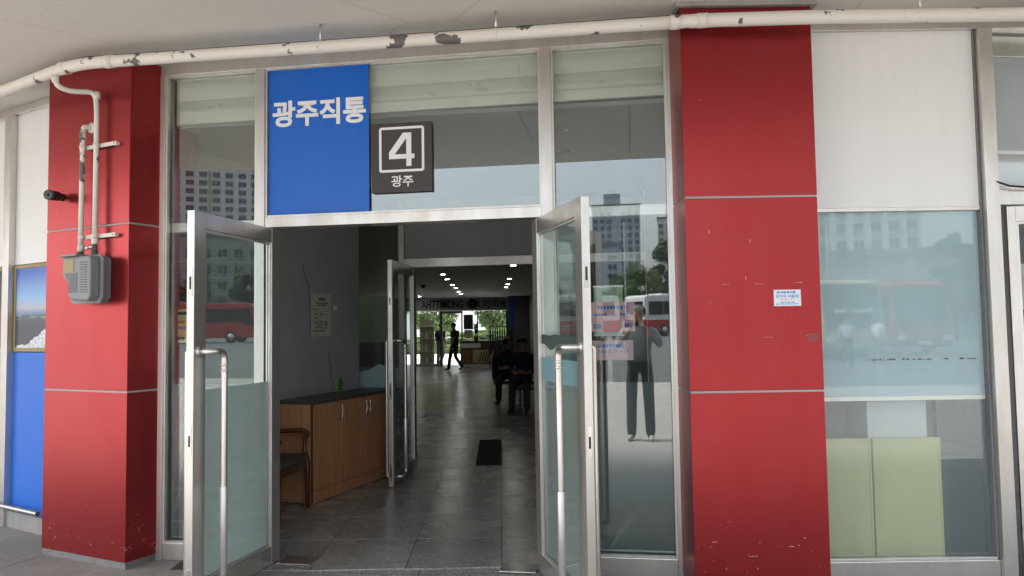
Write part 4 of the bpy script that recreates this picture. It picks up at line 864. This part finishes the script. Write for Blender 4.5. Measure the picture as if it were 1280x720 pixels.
def bench(label, x0, x1, y, rz=0):
    t = thing('bench', label, 'bench', (x0, y, 0), rz, 'waiting benches'); L = x1 - x0
    for k in range(3): obj('slat', box(0, L, -0.22 + k * 0.155, -0.075 + k * 0.155, 0.40, 0.43, 0.006), 'bench_wood', t)
    obj('beam', box(0.02, L - 0.02, -0.02, 0.02, 0.345, 0.385, 0.003), 'meter_dark', t)
    for x in (0.10, L - 0.14):
        obj('leg', box(x, x + 0.045, -0.20, 0.22, 0.02, 0.06, 0.004), 'meter_dark', t); obj('leg', box(x, x + 0.045, -0.022, 0.022, 0.0605, 0.345), 'meter_dark', t); obj('support', box(x, x + 0.045, -0.2, 0.22, 0.3855, 0.3995), 'meter_dark', t)
bench('wooden bench under the seated person nearest the door', 0.0, 1.3, 14.05); bench('wooden bench farther back with the backpack on its end', -0.42, 0.8, 15.5)

# ------------------------------------------------------------------ hall fittings
for x, y in ((-1.64, 17.87), (-1.69, 19.62), (-1.76, 22.16), (-1.79, 23.93), (-1.86, 26.22), (-1.91, 27.99), (0.03, 15.59), (-0.07, 19.78), (-0.13, 22.18), (-0.18, 23.91), (-3.65, 29.6), (-4.1, 15.6), (-4.4, 20.0), (-4.5, 12.0), (-3.0, 11.0)):
    t = thing('hall_downlight', 'small lit round downlight in the dark hall ceiling', 'downlight', (x, y, 2.80), 0, 'lit downlights in the hall ceiling')
    obj('rim', lathe([(0.058, 0.0), (0.08, -0.006), (0.09, -0.001), (0.058, -0.001)], 18), 'steel', t); obj('lamp', lathe([(0.0005, -0.004), (0.057, -0.004), (0.057, -0.001), (0.0005, -0.001)], 18), 'downlight_glow', t)
SX, SY = -1.343, 30.57
t = thing('shop_sign', 'long grey fascia sign lettered AHTTIMONG in the back of the hall', 'sign', (SX, SY, 0), 0)
obj('fascia', box(-2.64, 1.34, 0, 0.18, 2.262, 2.765, 0.01), 'shop_board', t); obj('trim', box(-2.66, 1.36, -0.02, 0.2, 2.225, 2.2615, 0.004), 'letter_white', t)
obj('lettering', text_bm('AHTTIMONG', 0.4, 0.014, 0.012, width=1.72, height=0.33), 'black', t, (-1.50, -0.013, 2.50))
obj('lettering', text_bm('아띠몽', 0.4, 0.006, 0.012, width=0.98, height=0.34), 'black', t, (0.65, -0.013, 2.50))
lg = obj('logo', lathe([(0.001, 0.0), (0.20, 0.0), (0.20, 0.012), (0.001, 0.012)], 24, 'Y'), 'black', t, (-0.28, -0.014, 2.50))
for k, z in enumerate((2.42, 2.50, 2.58)): obj('logo_bar', box(-0.58, 0.02, -0.011, -0.0005, z - 0.022, z + 0.022), 'black', t)
bm = bmesh.new()
for q in (-0.36, -0.28, -0.20): bxm(bm, q - 0.02, q + 0.02, -0.030, -0.0262, 2.52, 2.56)
obj('logo_mark', bm, 'brush_green', t)
t = thing('glazed_shopfront', 'glazed shop front with a bright open doorway under the fascia', 'shopfront', (SX, SY, 0), 0)
for x0, x1 in ((-2.64, -2.56), (-1.62, -1.50), (-0.745, -0.69), (-0.095, -0.055), (1.08, 1.16)): obj('post', box(x0, x1, 0.02, 0.10, 0.0, 2.22, 0.004), 'meter_dark', t)
obj('door_head', box(-1.4995, -0.7455, 0.02, 0.10, 2.13, 2.22), 'meter_dark', t); obj('pane', box(-2.5595, -1.6205, 0.05, 0.058, 0.10, 2.22), 'inner_glass', t); obj('sill', box(-2.5595, -1.6205, 0.03, 0.09, 0.0, 0.0995), 'aluminium', t)
obj('pane', box(-0.6895, -0.0955, 0.05, 0.058, 1.03, 2.22), 'inner_glass', t); obj('pane', box(-0.0545, 1.0795, 0.05, 0.058, 1.03, 2.22), 'inner_glass', t); obj('window_sill', box(-0.6895, 1.0795, 0.0, 0.12, 1.0, 1.0295), 'aluminium', t)
obj('dado', box(-0.6895, 1.0795, 0.03, 0.09, 0.0, 0.9995), 'hall_wall_paint', t)
struct('hall_wall_end_right', prism([(-0.2, 30.6), (0.7, 30.6), (0.7, 30.75), (-0.2, 30.75)], 0, 3.3), 'hall_wall_paint')
t = thing('service_counter', 'brown wooden service counter below the shop window', 'counter', (SX, SY - 0.9, 0), 0)
obj('body', box(-0.73, 0.62, 0, 0.5, 0.10, 0.98, 0.01), 'counter_brown', t); obj('top', box(-0.76, 0.65, -0.03, 0.53, 0.9805, 1.02, 0.008), 'black', t); obj('plinth', box(-0.70, 0.6, 0.02, 0.48, 0.0, 0.0995), 'steel', t)
obj('panel', box(-0.70, -0.30, -0.012, -0.0005, 0.14, 0.66, 0.004), 'bench_wood', t); obj('panel', box(-0.24, 0.58, -0.012, -0.0005, 0.14, 0.66, 0.004), 'display_cream', t)
pl = obj('name_plate', box(-0.69, 0.07, -0.03, -0.0125, 0.74, 0.93, 0.04), 'letter_white', t)
for k in range(4): obj('arc_print', tube([(0.0 + 0.1 * k + 0.16 * math.sin(a / 5), -0.016, 0.2 + 0.08 * a) for a in range(6)], 0.02, 6), 'black', t)
t = thing('potted_palm', 'small palm in a pot standing on the service counter', 'plant', (SX - 0.12, SY - 0.60, 1.02), 0)
obj('pot', lathe([(0.07, 0), (0.10, 0.16), (0.11, 0.17), (0.10, 0.18)], 16), 'plant_pot', t)
bm = bmesh.new()
for k in range(26):
    a = k * 2.4; r = 0.12 + 0.16 * random.random(); h = 0.25 + 0.35 * random.random()
    p0, p1, p2 = Vector((0, 0, 0.17)), Vector((r * 0.4 * math.cos(a), r * 0.4 * math.sin(a), 0.17 + h)), Vector((r * math.cos(a), r * math.sin(a), 0.17 + h * 0.85)); q = Vector((-math.sin(a), math.cos(a), 0)) * 0.018
    A = [bm.verts.new(p) for p in (p0 - q * 0.3, p0 + q * 0.3, p1 + q, p1 - q, p2)]; bm.faces.new((A[0], A[1], A[2], A[3])); bm.faces.new((A[3], A[2], A[4]))
obj('fronds', bm, 'leaf_dark', t)['kind'] = 'stuff'
t = thing('menu_board', 'dark menu board hung in the shop window above the counter', 'board', (SX - 0.62, SY + 0.0, 1.35), 0)
obj('board', box(-0.02, 0.36, -0.02, -0.001, 0.12, 0.72, 0.004), 'black', t); obj('sheet', box(0.0, 0.34, -0.018, -0.002, -0.18, 0.10, 0.002), 'paper', t)
# clothes rail
t = thing('clothes_rail', 'metal rail hung with dark clothes beside the service counter', 'clothes rail', (SX + 0.42, SY - 1.3, 0), 0)
obj('bar', tube([(0, 0, 1.56), (0.95, 0, 1.56)], 0.016, 10), 'meter_dark', t)
for x in (0.0, 0.95): obj('upright', tube([(x, 0, 0.03), (x, 0, 1.56)], 0.016, 10), 'meter_dark', t); obj('foot', tube([(x, -0.25, 0.03), (x, 0.25, 0.03)], 0.016, 10), 'meter_dark', t)
for k in range(10):
    x = 0.06 + k * 0.092; l = random.uniform(0.75, 1.25)
    g = tag(obj('garment', extrude_xz([(-0.022, 1.48 - l), (0.026, 1.48 - l + 0.03), (0.024, 1.40), (0.008, 1.50), (-0.008, 1.50), (-0.026, 1.38)], -0.22, 0.22, 0.012), ('cloth_black', 'cloth_navy', 'trouser_dark')[k % 3], None, (SX + 0.42 + x, SY - 1.3, 0)), 'dark garment hanging on the clothes rail in the back of the hall', 'garment', 'garments on the clothes rail')
    obj('hook', tube([(0, 0, 1.50), (0, 0, 1.545)], 0.004, 6), 'steel', g)
t = thing('hanging_banner', 'narrow blue banner on the wall beside the fascia sign', 'banner', (SX + 1.20, SY - 1.6, 0), 0)
obj('cloth', box(0.0, 0.2, 0, 0.01, 1.5, 2.68, 0.002), 'banner_blue', t); obj('rod', tube([(-0.03, 0.005, 2.69), (0.23, 0.005, 2.69)], 0.01, 8), 'steel', t)
# displays behind the shop's left pane
t = thing('display_shelf', 'cream display shelf with goods inside the shop front', 'shelf', (SX - 2.5, SY + 0.35, 0), 0)
obj('back', box(0, 0.6, 0.2, 0.22, 0.0, 1.9), 'display_cream', t)
for z in (0.1, 0.6, 1.1, 1.6): obj('shelf', box(0, 0.6, 0.0, 0.1995, z, z + 0.03), 'white_box', t)
for k in range(9): tag(obj('bottle', lathe([(0.04, 0), (0.042, 0.15), (0.018, 0.20), (0.018, 0.26)], 10), ('yellow_board', 'white_box', 'brush_green')[k % 3], None, (SX - 2.42 + 0.2 * (k % 3), SY + 0.44, (0.13, 0.63, 1.13)[k // 3])), 'small bottle on the cream display shelf in the shop', 'bottle', 'bottles on the display shelf')
# floor mat, arrow sticker, board seen through the narrow pane
t = thing('floor_mat', 'black rectangular mat lying on the hall floor', 'mat', (-0.30, 9.25, 0.0045), rad(1)); obj('mat', box(-0.145, 0.145, -0.95, 0.95, 0.0, 0.005, 0.002), 'rug', t); obj('edging', box(-0.15, 0.15, -0.96, 0.96, -0.0002, 0.003), 'black', t)
t = thing('floor_sticker', 'dark blue direction sticker on the hall floor', 'floor sticker', (-1.40, 13.1, 0.001), rad(2)); obj('sheet', box(-0.17, 0.17, -0.28, 0.28, 0, 0.0015), 'banner_blue', t)
obj('arrow', prism([(0.06, -0.06), (0.13, 0.0), (0.06, 0.06)], 0.0016, 0.0022), 'yellow_board', t)
for k in range(2): obj('print_line', box(-0.12, 0.03, -0.07 + k * 0.10, -0.01 + k * 0.10, 0.0016, 0.0022), 'letter_white', t)
t = thing('green_notice_board', 'pale green board inside the hall seen through the narrow pane', 'notice board', (-2.45, 11.2, 0), rad(-8))
obj('board', box(0, 0.62, 0, 0.03, 1.32, 2.0, 0.004), 'pale_green_board', t); obj('pole', tube([(0.1, 0.02, 0.02), (0.1, 0.02, 1.32)], 0.02), 'meter_dark', t); obj('pole', tube([(0.52, 0.02, 0.02), (0.52, 0.02, 1.32)], 0.02), 'meter_dark', t)
t = thing('ceiling_camera', 'small dark dome camera on the hall ceiling', 'camera', (-2.6, 22.0, 2.80)); obj('mount', lathe([(0.08, -0.03), (0.08, -0.0005)], 16), 'meter_dark', t); obj('dome', lathe([(0.001, -0.10), (0.04, -0.09), (0.065, -0.06), (0.07, -0.0305)], 16), 'black', t)
t = thing('wall_display', 'tall dark poster case on the right wall of the hall', 'display case', (1.28, 15.8, 0), rad(92.5)); obj('case', box(0, 3.2, 0.0, 0.08, 0.6, 2.5, 0.01), 'black', t); obj('poster', box(0.08, 3.12, 0.081, 0.084, 0.7, 2.4), 'shop_board', t)

# ------------------------------------------------------------------ trees
def crown_mesh(R, Hh, n, leaf, seed, mat):
    rn = random.Random(seed); vs, fs = [], []
    clumps = []
    for k in range(26):
        a = rn.uniform(0, 6.28); z = rn.uniform(-0.9, 1.0); q = math.sqrt(max(0.05, 1 - z * z)) * rn.uniform(0.35, 0.95)
        clumps.append((Vector((q * math.cos(a) * R, q * math.sin(a) * R, z * Hh)), rn.uniform(0.22, 0.42) * R))
    for i in range(n):
        c, r = rn.choice(clumps); d = Vector((rn.gauss(0, 1), rn.gauss(0, 1), rn.gauss(0, 1))).normalized() * r * rn.uniform(0.55, 1.05) ** 0.7
        p = c + d; nrm = (d.normalized() + Vector((rn.uniform(-.7, .7), rn.uniform(-.7, .7), rn.uniform(-.3, .9)))).normalized()
        s = nrm.orthogonal().normalized(); t = nrm.cross(s); a = rn.uniform(0, 6.28); s, t = s * math.cos(a) + t * math.sin(a), t * math.cos(a) - s * math.sin(a); L = leaf * rn.uniform(0.6, 1.3); b = len(vs)
        vs += [tuple(p - s * L), tuple(p + t * L * 0.55), tuple(p + s * L), tuple(p - t * L * 0.55)]; fs.append((b, b + 1, b + 2, b + 3))
    me = bpy.data.meshes.new('crown'); me.from_pydata(vs, [], fs); me.materials.append(M_[mat]); return me
def trunk_bm(h, r, R):
    bm = tube([(0, 0, -0.3), (0.03 * h, 0, h * 0.35), (-0.01 * h, 0.02 * h, h * 0.7), (0, 0, h)], [r * 1.3, r, r * 0.75, r * 0.4], 9)
    for k in range(6):
        a = k * 1.05; tubem(bm, [(0, 0, h * (0.45 + 0.08 * k)), (R * 0.35 * math.cos(a), R * 0.35 * math.sin(a), h * (0.62 + 0.08 * k)), (R * 0.7 * math.cos(a), R * 0.7 * math.sin(a), h * (0.72 + 0.09 * k))], [r * 0.45, r * 0.3, r * 0.12], 6)
    return bm
CR = [(crown_mesh(3.4, 3.6, 5200, 0.30, 1, 'leaf_dark'), 3.4), (crown_mesh(2.6, 4.4, 4800, 0.28, 2, 'leaf_dark'), 2.6), (crown_mesh(3.0, 2.8, 5200, 0.20, 3, 'leaf_light'), 3.0)]
TK = []
for k, hh in enumerate((6.0, 7.0, 4.6)):
    bm = trunk_bm(hh, 0.20, 3.0); me = bpy.data.meshes.new('trunk'); bm.to_mesh(me); bm.free(); me.materials.append(M_['bark']); TK.append((me, hh))
def tree(label, x, y, k, s, group, z=-0.012):
    t = thing('tree', label, 'tree', (x, y, z), random.uniform(0, 6.28), group); a = link('trunk', TK[k][0], t); c = link('crown', CR[k][0], t, (0, 0, TK[k][1] + (0.5 if k < 2 else 0.2))); a.scale = (s,) * 3; c.scale = (s,) * 3; c.location.z *= s
    return t
for x, y, k, s in ((-5.6, 52, 2, 0.75), (-1.2, 54.5, 2, 0.8), (2.2, 52.5, 2, 0.7), (6.0, 56, 2, 0.9)):
    tree('leafy light green tree beyond the hall window, ' + {-5.6: 'leftmost of four', -1.2: 'second from the left', 2.2: 'second from the right', 6.0: 'rightmost of four'}[x], x, y, k, s, 'trees beyond the hall window')
fb = thing('added_pale_building', 'added long pale low building brightening the view behind the hall window', 'building', (0, 66, 0), 0)  # pale building added to brighten what the hall window shows
obj('wall', box(-30, 30, 0, 6, -0.3, 6.5), 'tower_white', fb); obj('roof', box(-30.5, 30.5, -0.5, 6.5, 6.501, 7.0), 'roof_grey', fb)
for k in range(10): wo_ = obj('window', box(-27 + k * 6, -24 + k * 6, -0.06, -0.001, 3.4, 5.0), 'window_dark', fb); obj('sill', box(-27.1 + k * 6, -23.9 + k * 6, -0.2, -0.061, 3.25, 3.399), 'tower_white', wo_)
struct('far_path', prism([(-30, 32.3), (30, 32.3), (30, 90), (-30, 90)], -0.011, -0.004), 'tower_white')
hb = tag(link('hedge', crown_mesh(1.0, 0.5, 9000, 0.07, 9, 'leaf_light')), 'leafy low hedge across the view from the hall window', 'hedge'); hb.scale = (9.0, 0.8, 1.3); hb.location = (0.5, 46.0, 0.45); hb['kind'] = 'stuff'
for x, y, k, s in ((-92, -92, 0, 1.0), (-84, -90, 1, 0.85), (-76, -93, 0, 0.95), (-67, -90, 1, 0.9), (-100, -95, 1, 1.0), (-24, -86, 0, 0.55), (-18.5, -84, 1, 0.55), (-14.5, -83, 0, 0.62), (-8.6, -82, 1, 0.86), (-3.5, -84, 0, 1.0), (1.5, -83, 1, 0.95), (-11, -76, 2, 0.9), (36, -52, 1, 0.7), (52, -58, 0, 0.9)):
    tree('street tree ' + ('in front of the grey apartment block' if x < -50 else 'behind the white tailed coach' if x < 10 else 'beside the row of low shops'), x, y, k, s, 'trees across the plaza' if x < -50 else 'trees behind the coaches' if x < 10 else 'trees by the shops')

# ------------------------------------------------------------------ buildings across the plaza
def block(name, label, loc, rz, wid, dep, ht, wall, cols, rows_, z0=2.0, skip=None, stripe=None, roofbox=True, wfrac=0.62, hfrac=0.55):
    """front faces local +y; every window of the front is its own part with a sill"""
    t = thing(name, label, 'building', loc, rz, 'buildings across the plaza'); obj('wall', box(-wid / 2, wid / 2, -dep, 0, -0.3, ht), wall, t)
    cw, rh = wid / cols, (ht - z0 - 1.0) / rows_
    bm = box(-cw * wfrac / 2, cw * wfrac / 2, 0.0, 0.10, 0, rh * hfrac); bm.faces.ensure_lookup_table()
    wm = bpy.data.meshes.new('window'); bm.to_mesh(wm); bm.free(); wm.materials.append(M_['window_dark'])
    bm = bmesh.new(); 
    for x in (-cw * wfrac / 2, -0.04, cw * wfrac / 2 - 0.08): bxm(bm, x, x + 0.08, 0.101, 0.14, 0, rh * hfrac)
    bxm(bm, -cw * wfrac / 2 - 0.1, cw * wfrac / 2 + 0.1, 0.101, 0.25, -0.12, 0.0)
    fm = bpy.data.meshes.new('window_frame'); bm.to_mesh(fm); bm.free(); fm.materials.append(M_['tower_white'])
    for r in range(rows_):
        for c in range(cols):
            if skip and skip(r, c): continue
            wo = link('window', wm, t, (-wid / 2 + (c + 0.5) * cw, 0.0, z0 + r * rh)); link('window_frame', fm, wo)
    for r in range(1, rows_, 1 if rows_ < 16 else 2): obj('floor_band', box(-wid / 2, wid / 2, 0.001, 0.06, z0 + r * rh - rh * 0.26, z0 + r * rh - rh * 0.20), 'tower_white', t)
    if stripe is not None:
        for c in stripe: obj('pilaster', box(-wid / 2 + c * cw - 0.35, -wid / 2 + c * cw + 0.35, 0.0, 0.3, 0, ht), 'tower_ochre', t)
    rf = obj('roof', box(-wid / 2 - 0.3, wid / 2 + 0.3, -dep - 0.3, 0.3, ht + 0.001, ht + 0.8), 'roof_grey', t)
    if roofbox: obj('roof_house', box(-wid * 0.25, wid * 0.1, -dep * 0.7, -dep * 0.2, ht + 0.8, ht + 5.5), wall, rf)
    return t
block('apartment_tower', 'tall white apartment tower with ochre pilasters, mirrored in the left sidelight', (-168, -203, 0), rad(-40), 62, 18, 78, 'tower_white', 15, 26, 2.5, stripe=(2, 6, 10), skip=lambda r, c: r < 6 or r > 22, hfrac=0.6)
block('apartment_block', 'low grey apartment block in front of the white tower', (-88, -101, 0), rad(-38), 24, 10, 17, 'tower_grey', 9, 5, 2.0, roofbox=False)
block('apartment_tower', 'blue grey apartment tower with a rooftop box, mirrored in the right sidelight', (-51, -288, 0), rad(-10), 19, 14, 46, 'tower_blue', 7, 15, 2.0, skip=lambda r, c: r < 5 or c == 3)
block('apartment_tower', 'narrow pale apartment tower beside the blue grey one in the right sidelight', (-31, -320, 0), rad(-6), 15, 12, 44, 'tower_white', 5, 14, 2.0, skip=lambda r, c: r < 6)
block('apartment_tower', 'pale apartment tower mirrored in the office window', (56, -118, 0), rad(25), 24, 14, 44, 'tower_white', 9, 14, 2.0, skip=lambda r, c: r < 2)
block('office_block', 'pale blue grey slab behind the buses, mirrored near the right door', (-27, -130, 0), rad(-10), 9, 8, 15, 'tower_blue', 3, 7, 2.0, roofbox=False)
sh_ = block('shop_row', 'row of low shops with awnings mirrored in the office window', (36, -66, 0), rad(18), 30, 8, 8, 'tower_grey', 10, 2, 1.2, roofbox=False)
for k, (x0, x1, z, mt) in enumerate(((-15, -8, 3.2, 'awning_blue'), (-7, 1, 3.4, 'awning_yellow'), (2, 9, 3.3, 'awning_blue'))): obj('awning', extrude_xz([(x0, z), (x1, z), (x1, z + 0.6), (x0, z + 0.6)], 0.26, 1.4), mt, sh_)
for x0, x1 in ((-13, -9), (-5, 0), (4, 8.5)): obj('sign_board', box(x0, x1, 0.26, 0.4, 4.2, 5.1), 'shop_sign_pale', sh_)

# ------------------------------------------------------------------ coaches
def coach(label, loc, rz, body, lower=None, text=None):
    """front faces local +x"""
    t = thing('coach', label, 'bus', loc, rz, 'coaches parked on the plaza')
    prof = [(-5.7, 0.42), (5.55, 0.42), (5.75, 0.9), (5.72, 1.5), (5.45, 2.6), (5.1, 3.22), (4.7, 3.32), (-5.4, 3.36), (-5.68, 3.2), (-5.74, 2.0)]
    obj('body', extrude_xz(prof, -1.24, 1.24, 0.07), body, t)
    if lower: obj('lower_body', extrude_xz([(-5.78, 0.40), (5.56, 0.40), (5.785, 0.9), (5.775, 1.35), (-5.79, 1.35)], -1.255, 1.255, 0.03), lower, t)
    for s in (-1, 1):
        for k in range(6): obj('side_window', box(-5.3 + k * 1.62, -5.3 + k * 1.62 + 1.56, *(sorted((s * 1.235, s * 1.262))), 1.75, 2.85, 0.01), 'bus_glass', t)
        obj('cab_window', extrude_xz([(4.45, 1.5), (5.45, 1.5), (5.30, 2.3), (4.95, 2.9), (4.45, 2.9)], *(sorted((s * 1.232, s * 1.268)))), 'bus_glass', t)
        for x in (-3.6, 3.5):
            wv_ = obj('wheel', lathe([(0.30, -0.14), (0.48, -0.13), (0.50, -0.06), (0.50, 0.06), (0.48, 0.13), (0.30, 0.14)], 24, 'Y'), 'tyre', t, (x, s * 1.14, 0.50)); obj('rim', lathe([(0.10, -0.155), (0.29, -0.145), (0.29, 0.145), (0.10, 0.155)], 18, 'Y'), 'aluminium', wv_)
        obj('headlight', box(5.62, 5.80, *(sorted((s * 0.75, s * 1.12))), 0.72, 0.92, 0.03), 'lamp_white', t); obj('tail_light', box(-5.80, -5.70, *(sorted((s * 0.95, s * 1.15))), 1.0, 1.4, 0.02), 'lamp_red', t)
        obj('mirror', tube(round_path([(5.3, s * 1.2, 2.95), (5.75, s * 1.42, 2.9), (5.8, s * 1.42, 2.3)], 0.1), [0.03] * 8 if False else 0.05, 8), 'black', t)
    ws = obj('windshield', extrude_xz([(5.735, 1.30), (5.775, 1.30), (5.50, 2.62), (5.22, 3.12), (5.17, 3.12), (5.46, 2.60)], -1.12, 1.12), 'bus_glass', t)
    obj('rear_window', box(-5.80, -5.70, -0.98, 0.98, 2.0, 2.85, 0.02), 'bus_glass', t)
    obj('number_plate', box(5.765, 5.79, -0.26, 0.26, 0.55, 0.68), 'lamp_white', t); obj('roof_unit', box(-3.5, -0.8, -0.8, 0.8, 3.33, 3.52, 0.06), body, t)
    if text:
        l = obj('lettering', text_bm(text, 0.3, 0.004, 0.004, width=1.5), 'letter_white', ws, (5.74, 0, 2.02)); l.rotation_euler = (rad(-11), 0, rad(90))
    return t
coach('red coach parked sideways, mirrored in the left sidelight', (-44.0, -43.3, -0.012), rad(-18), 'bus_red')
coach('coach with a white tail above red flanks, mirrored beside the photographer', (-4.4, -57.0, -0.012), rad(-50), 'bus_white', 'bus_red')
coach('red and white coach seen side on, mirrored through the right door', (-15.0, -51.3, -0.012), rad(163), 'bus_white', 'bus_red')
coach('gold coach with a lettered dark windscreen, mirrored in the office window', (14.0, -27.2, -0.012), rad(92), 'bus_gold', None, 'Premium Gold')
coach('red coach next to the gold one, mirrored in the office window', (18.4, -29.5, -0.012), rad(95), 'bus_red')
person('person', 'pedestrian in a pale shirt in front of the gold coach', (13.1, -18.0, -0.012), rad(60), pose(anL=(-0.12, 0.14, 0.10), toeL=(-0.13, -0.03, 0.085)), ('shirt_pale', 'trouser_dark', 'shoe_dark'))
person('person', 'pedestrian in a pale shirt close to the red column edge, mirrored in the office window', (11.7, -17.4, -0.012), rad(200), pose(), ('shirt_pale', 'trouser_dark', 'shoe_dark'))
def lamp_post(label, x, y, h, rz):
    t = thing('street_lamp', label, 'street lamp', (x, y, -0.012), rz, 'lamps around the plaza'); obj('pole', tube([(0, 0, 0), (0, 0, h * 0.5), (0, 0, h)], [0.11, 0.085, 0.06], 10), 'pole_grey', t); obj('base', lathe([(0.2, 0), (0.2, 0.05), (0.13, 0.3)], 14), 'pole_grey', t)
    a = obj('arm', tube(round_path([(0, 0, h - 0.1), (0.2, 0, h + 0.35), (1.8, 0, h + 0.5)], 0.3), 0.04, 8), 'pole_grey', t); obj('head', box(1.6, 2.3, -0.13, 0.13, h + 0.44, h + 0.56, 0.04), 'pole_grey', t)
lamp_post('street lamp nearer the white tower, mirrored in the left door', -57, -60, 8.5, rad(-20)); lamp_post('street lamp right of the other, above the red coach in the left door', -48, -58, 7, rad(-20)); lamp_post('tall pole rising behind the white tailed coach', -12.0, -72, 12, rad(160)); lamp_post('street lamp mirrored in the office window', 24, -48, 9, rad(180))
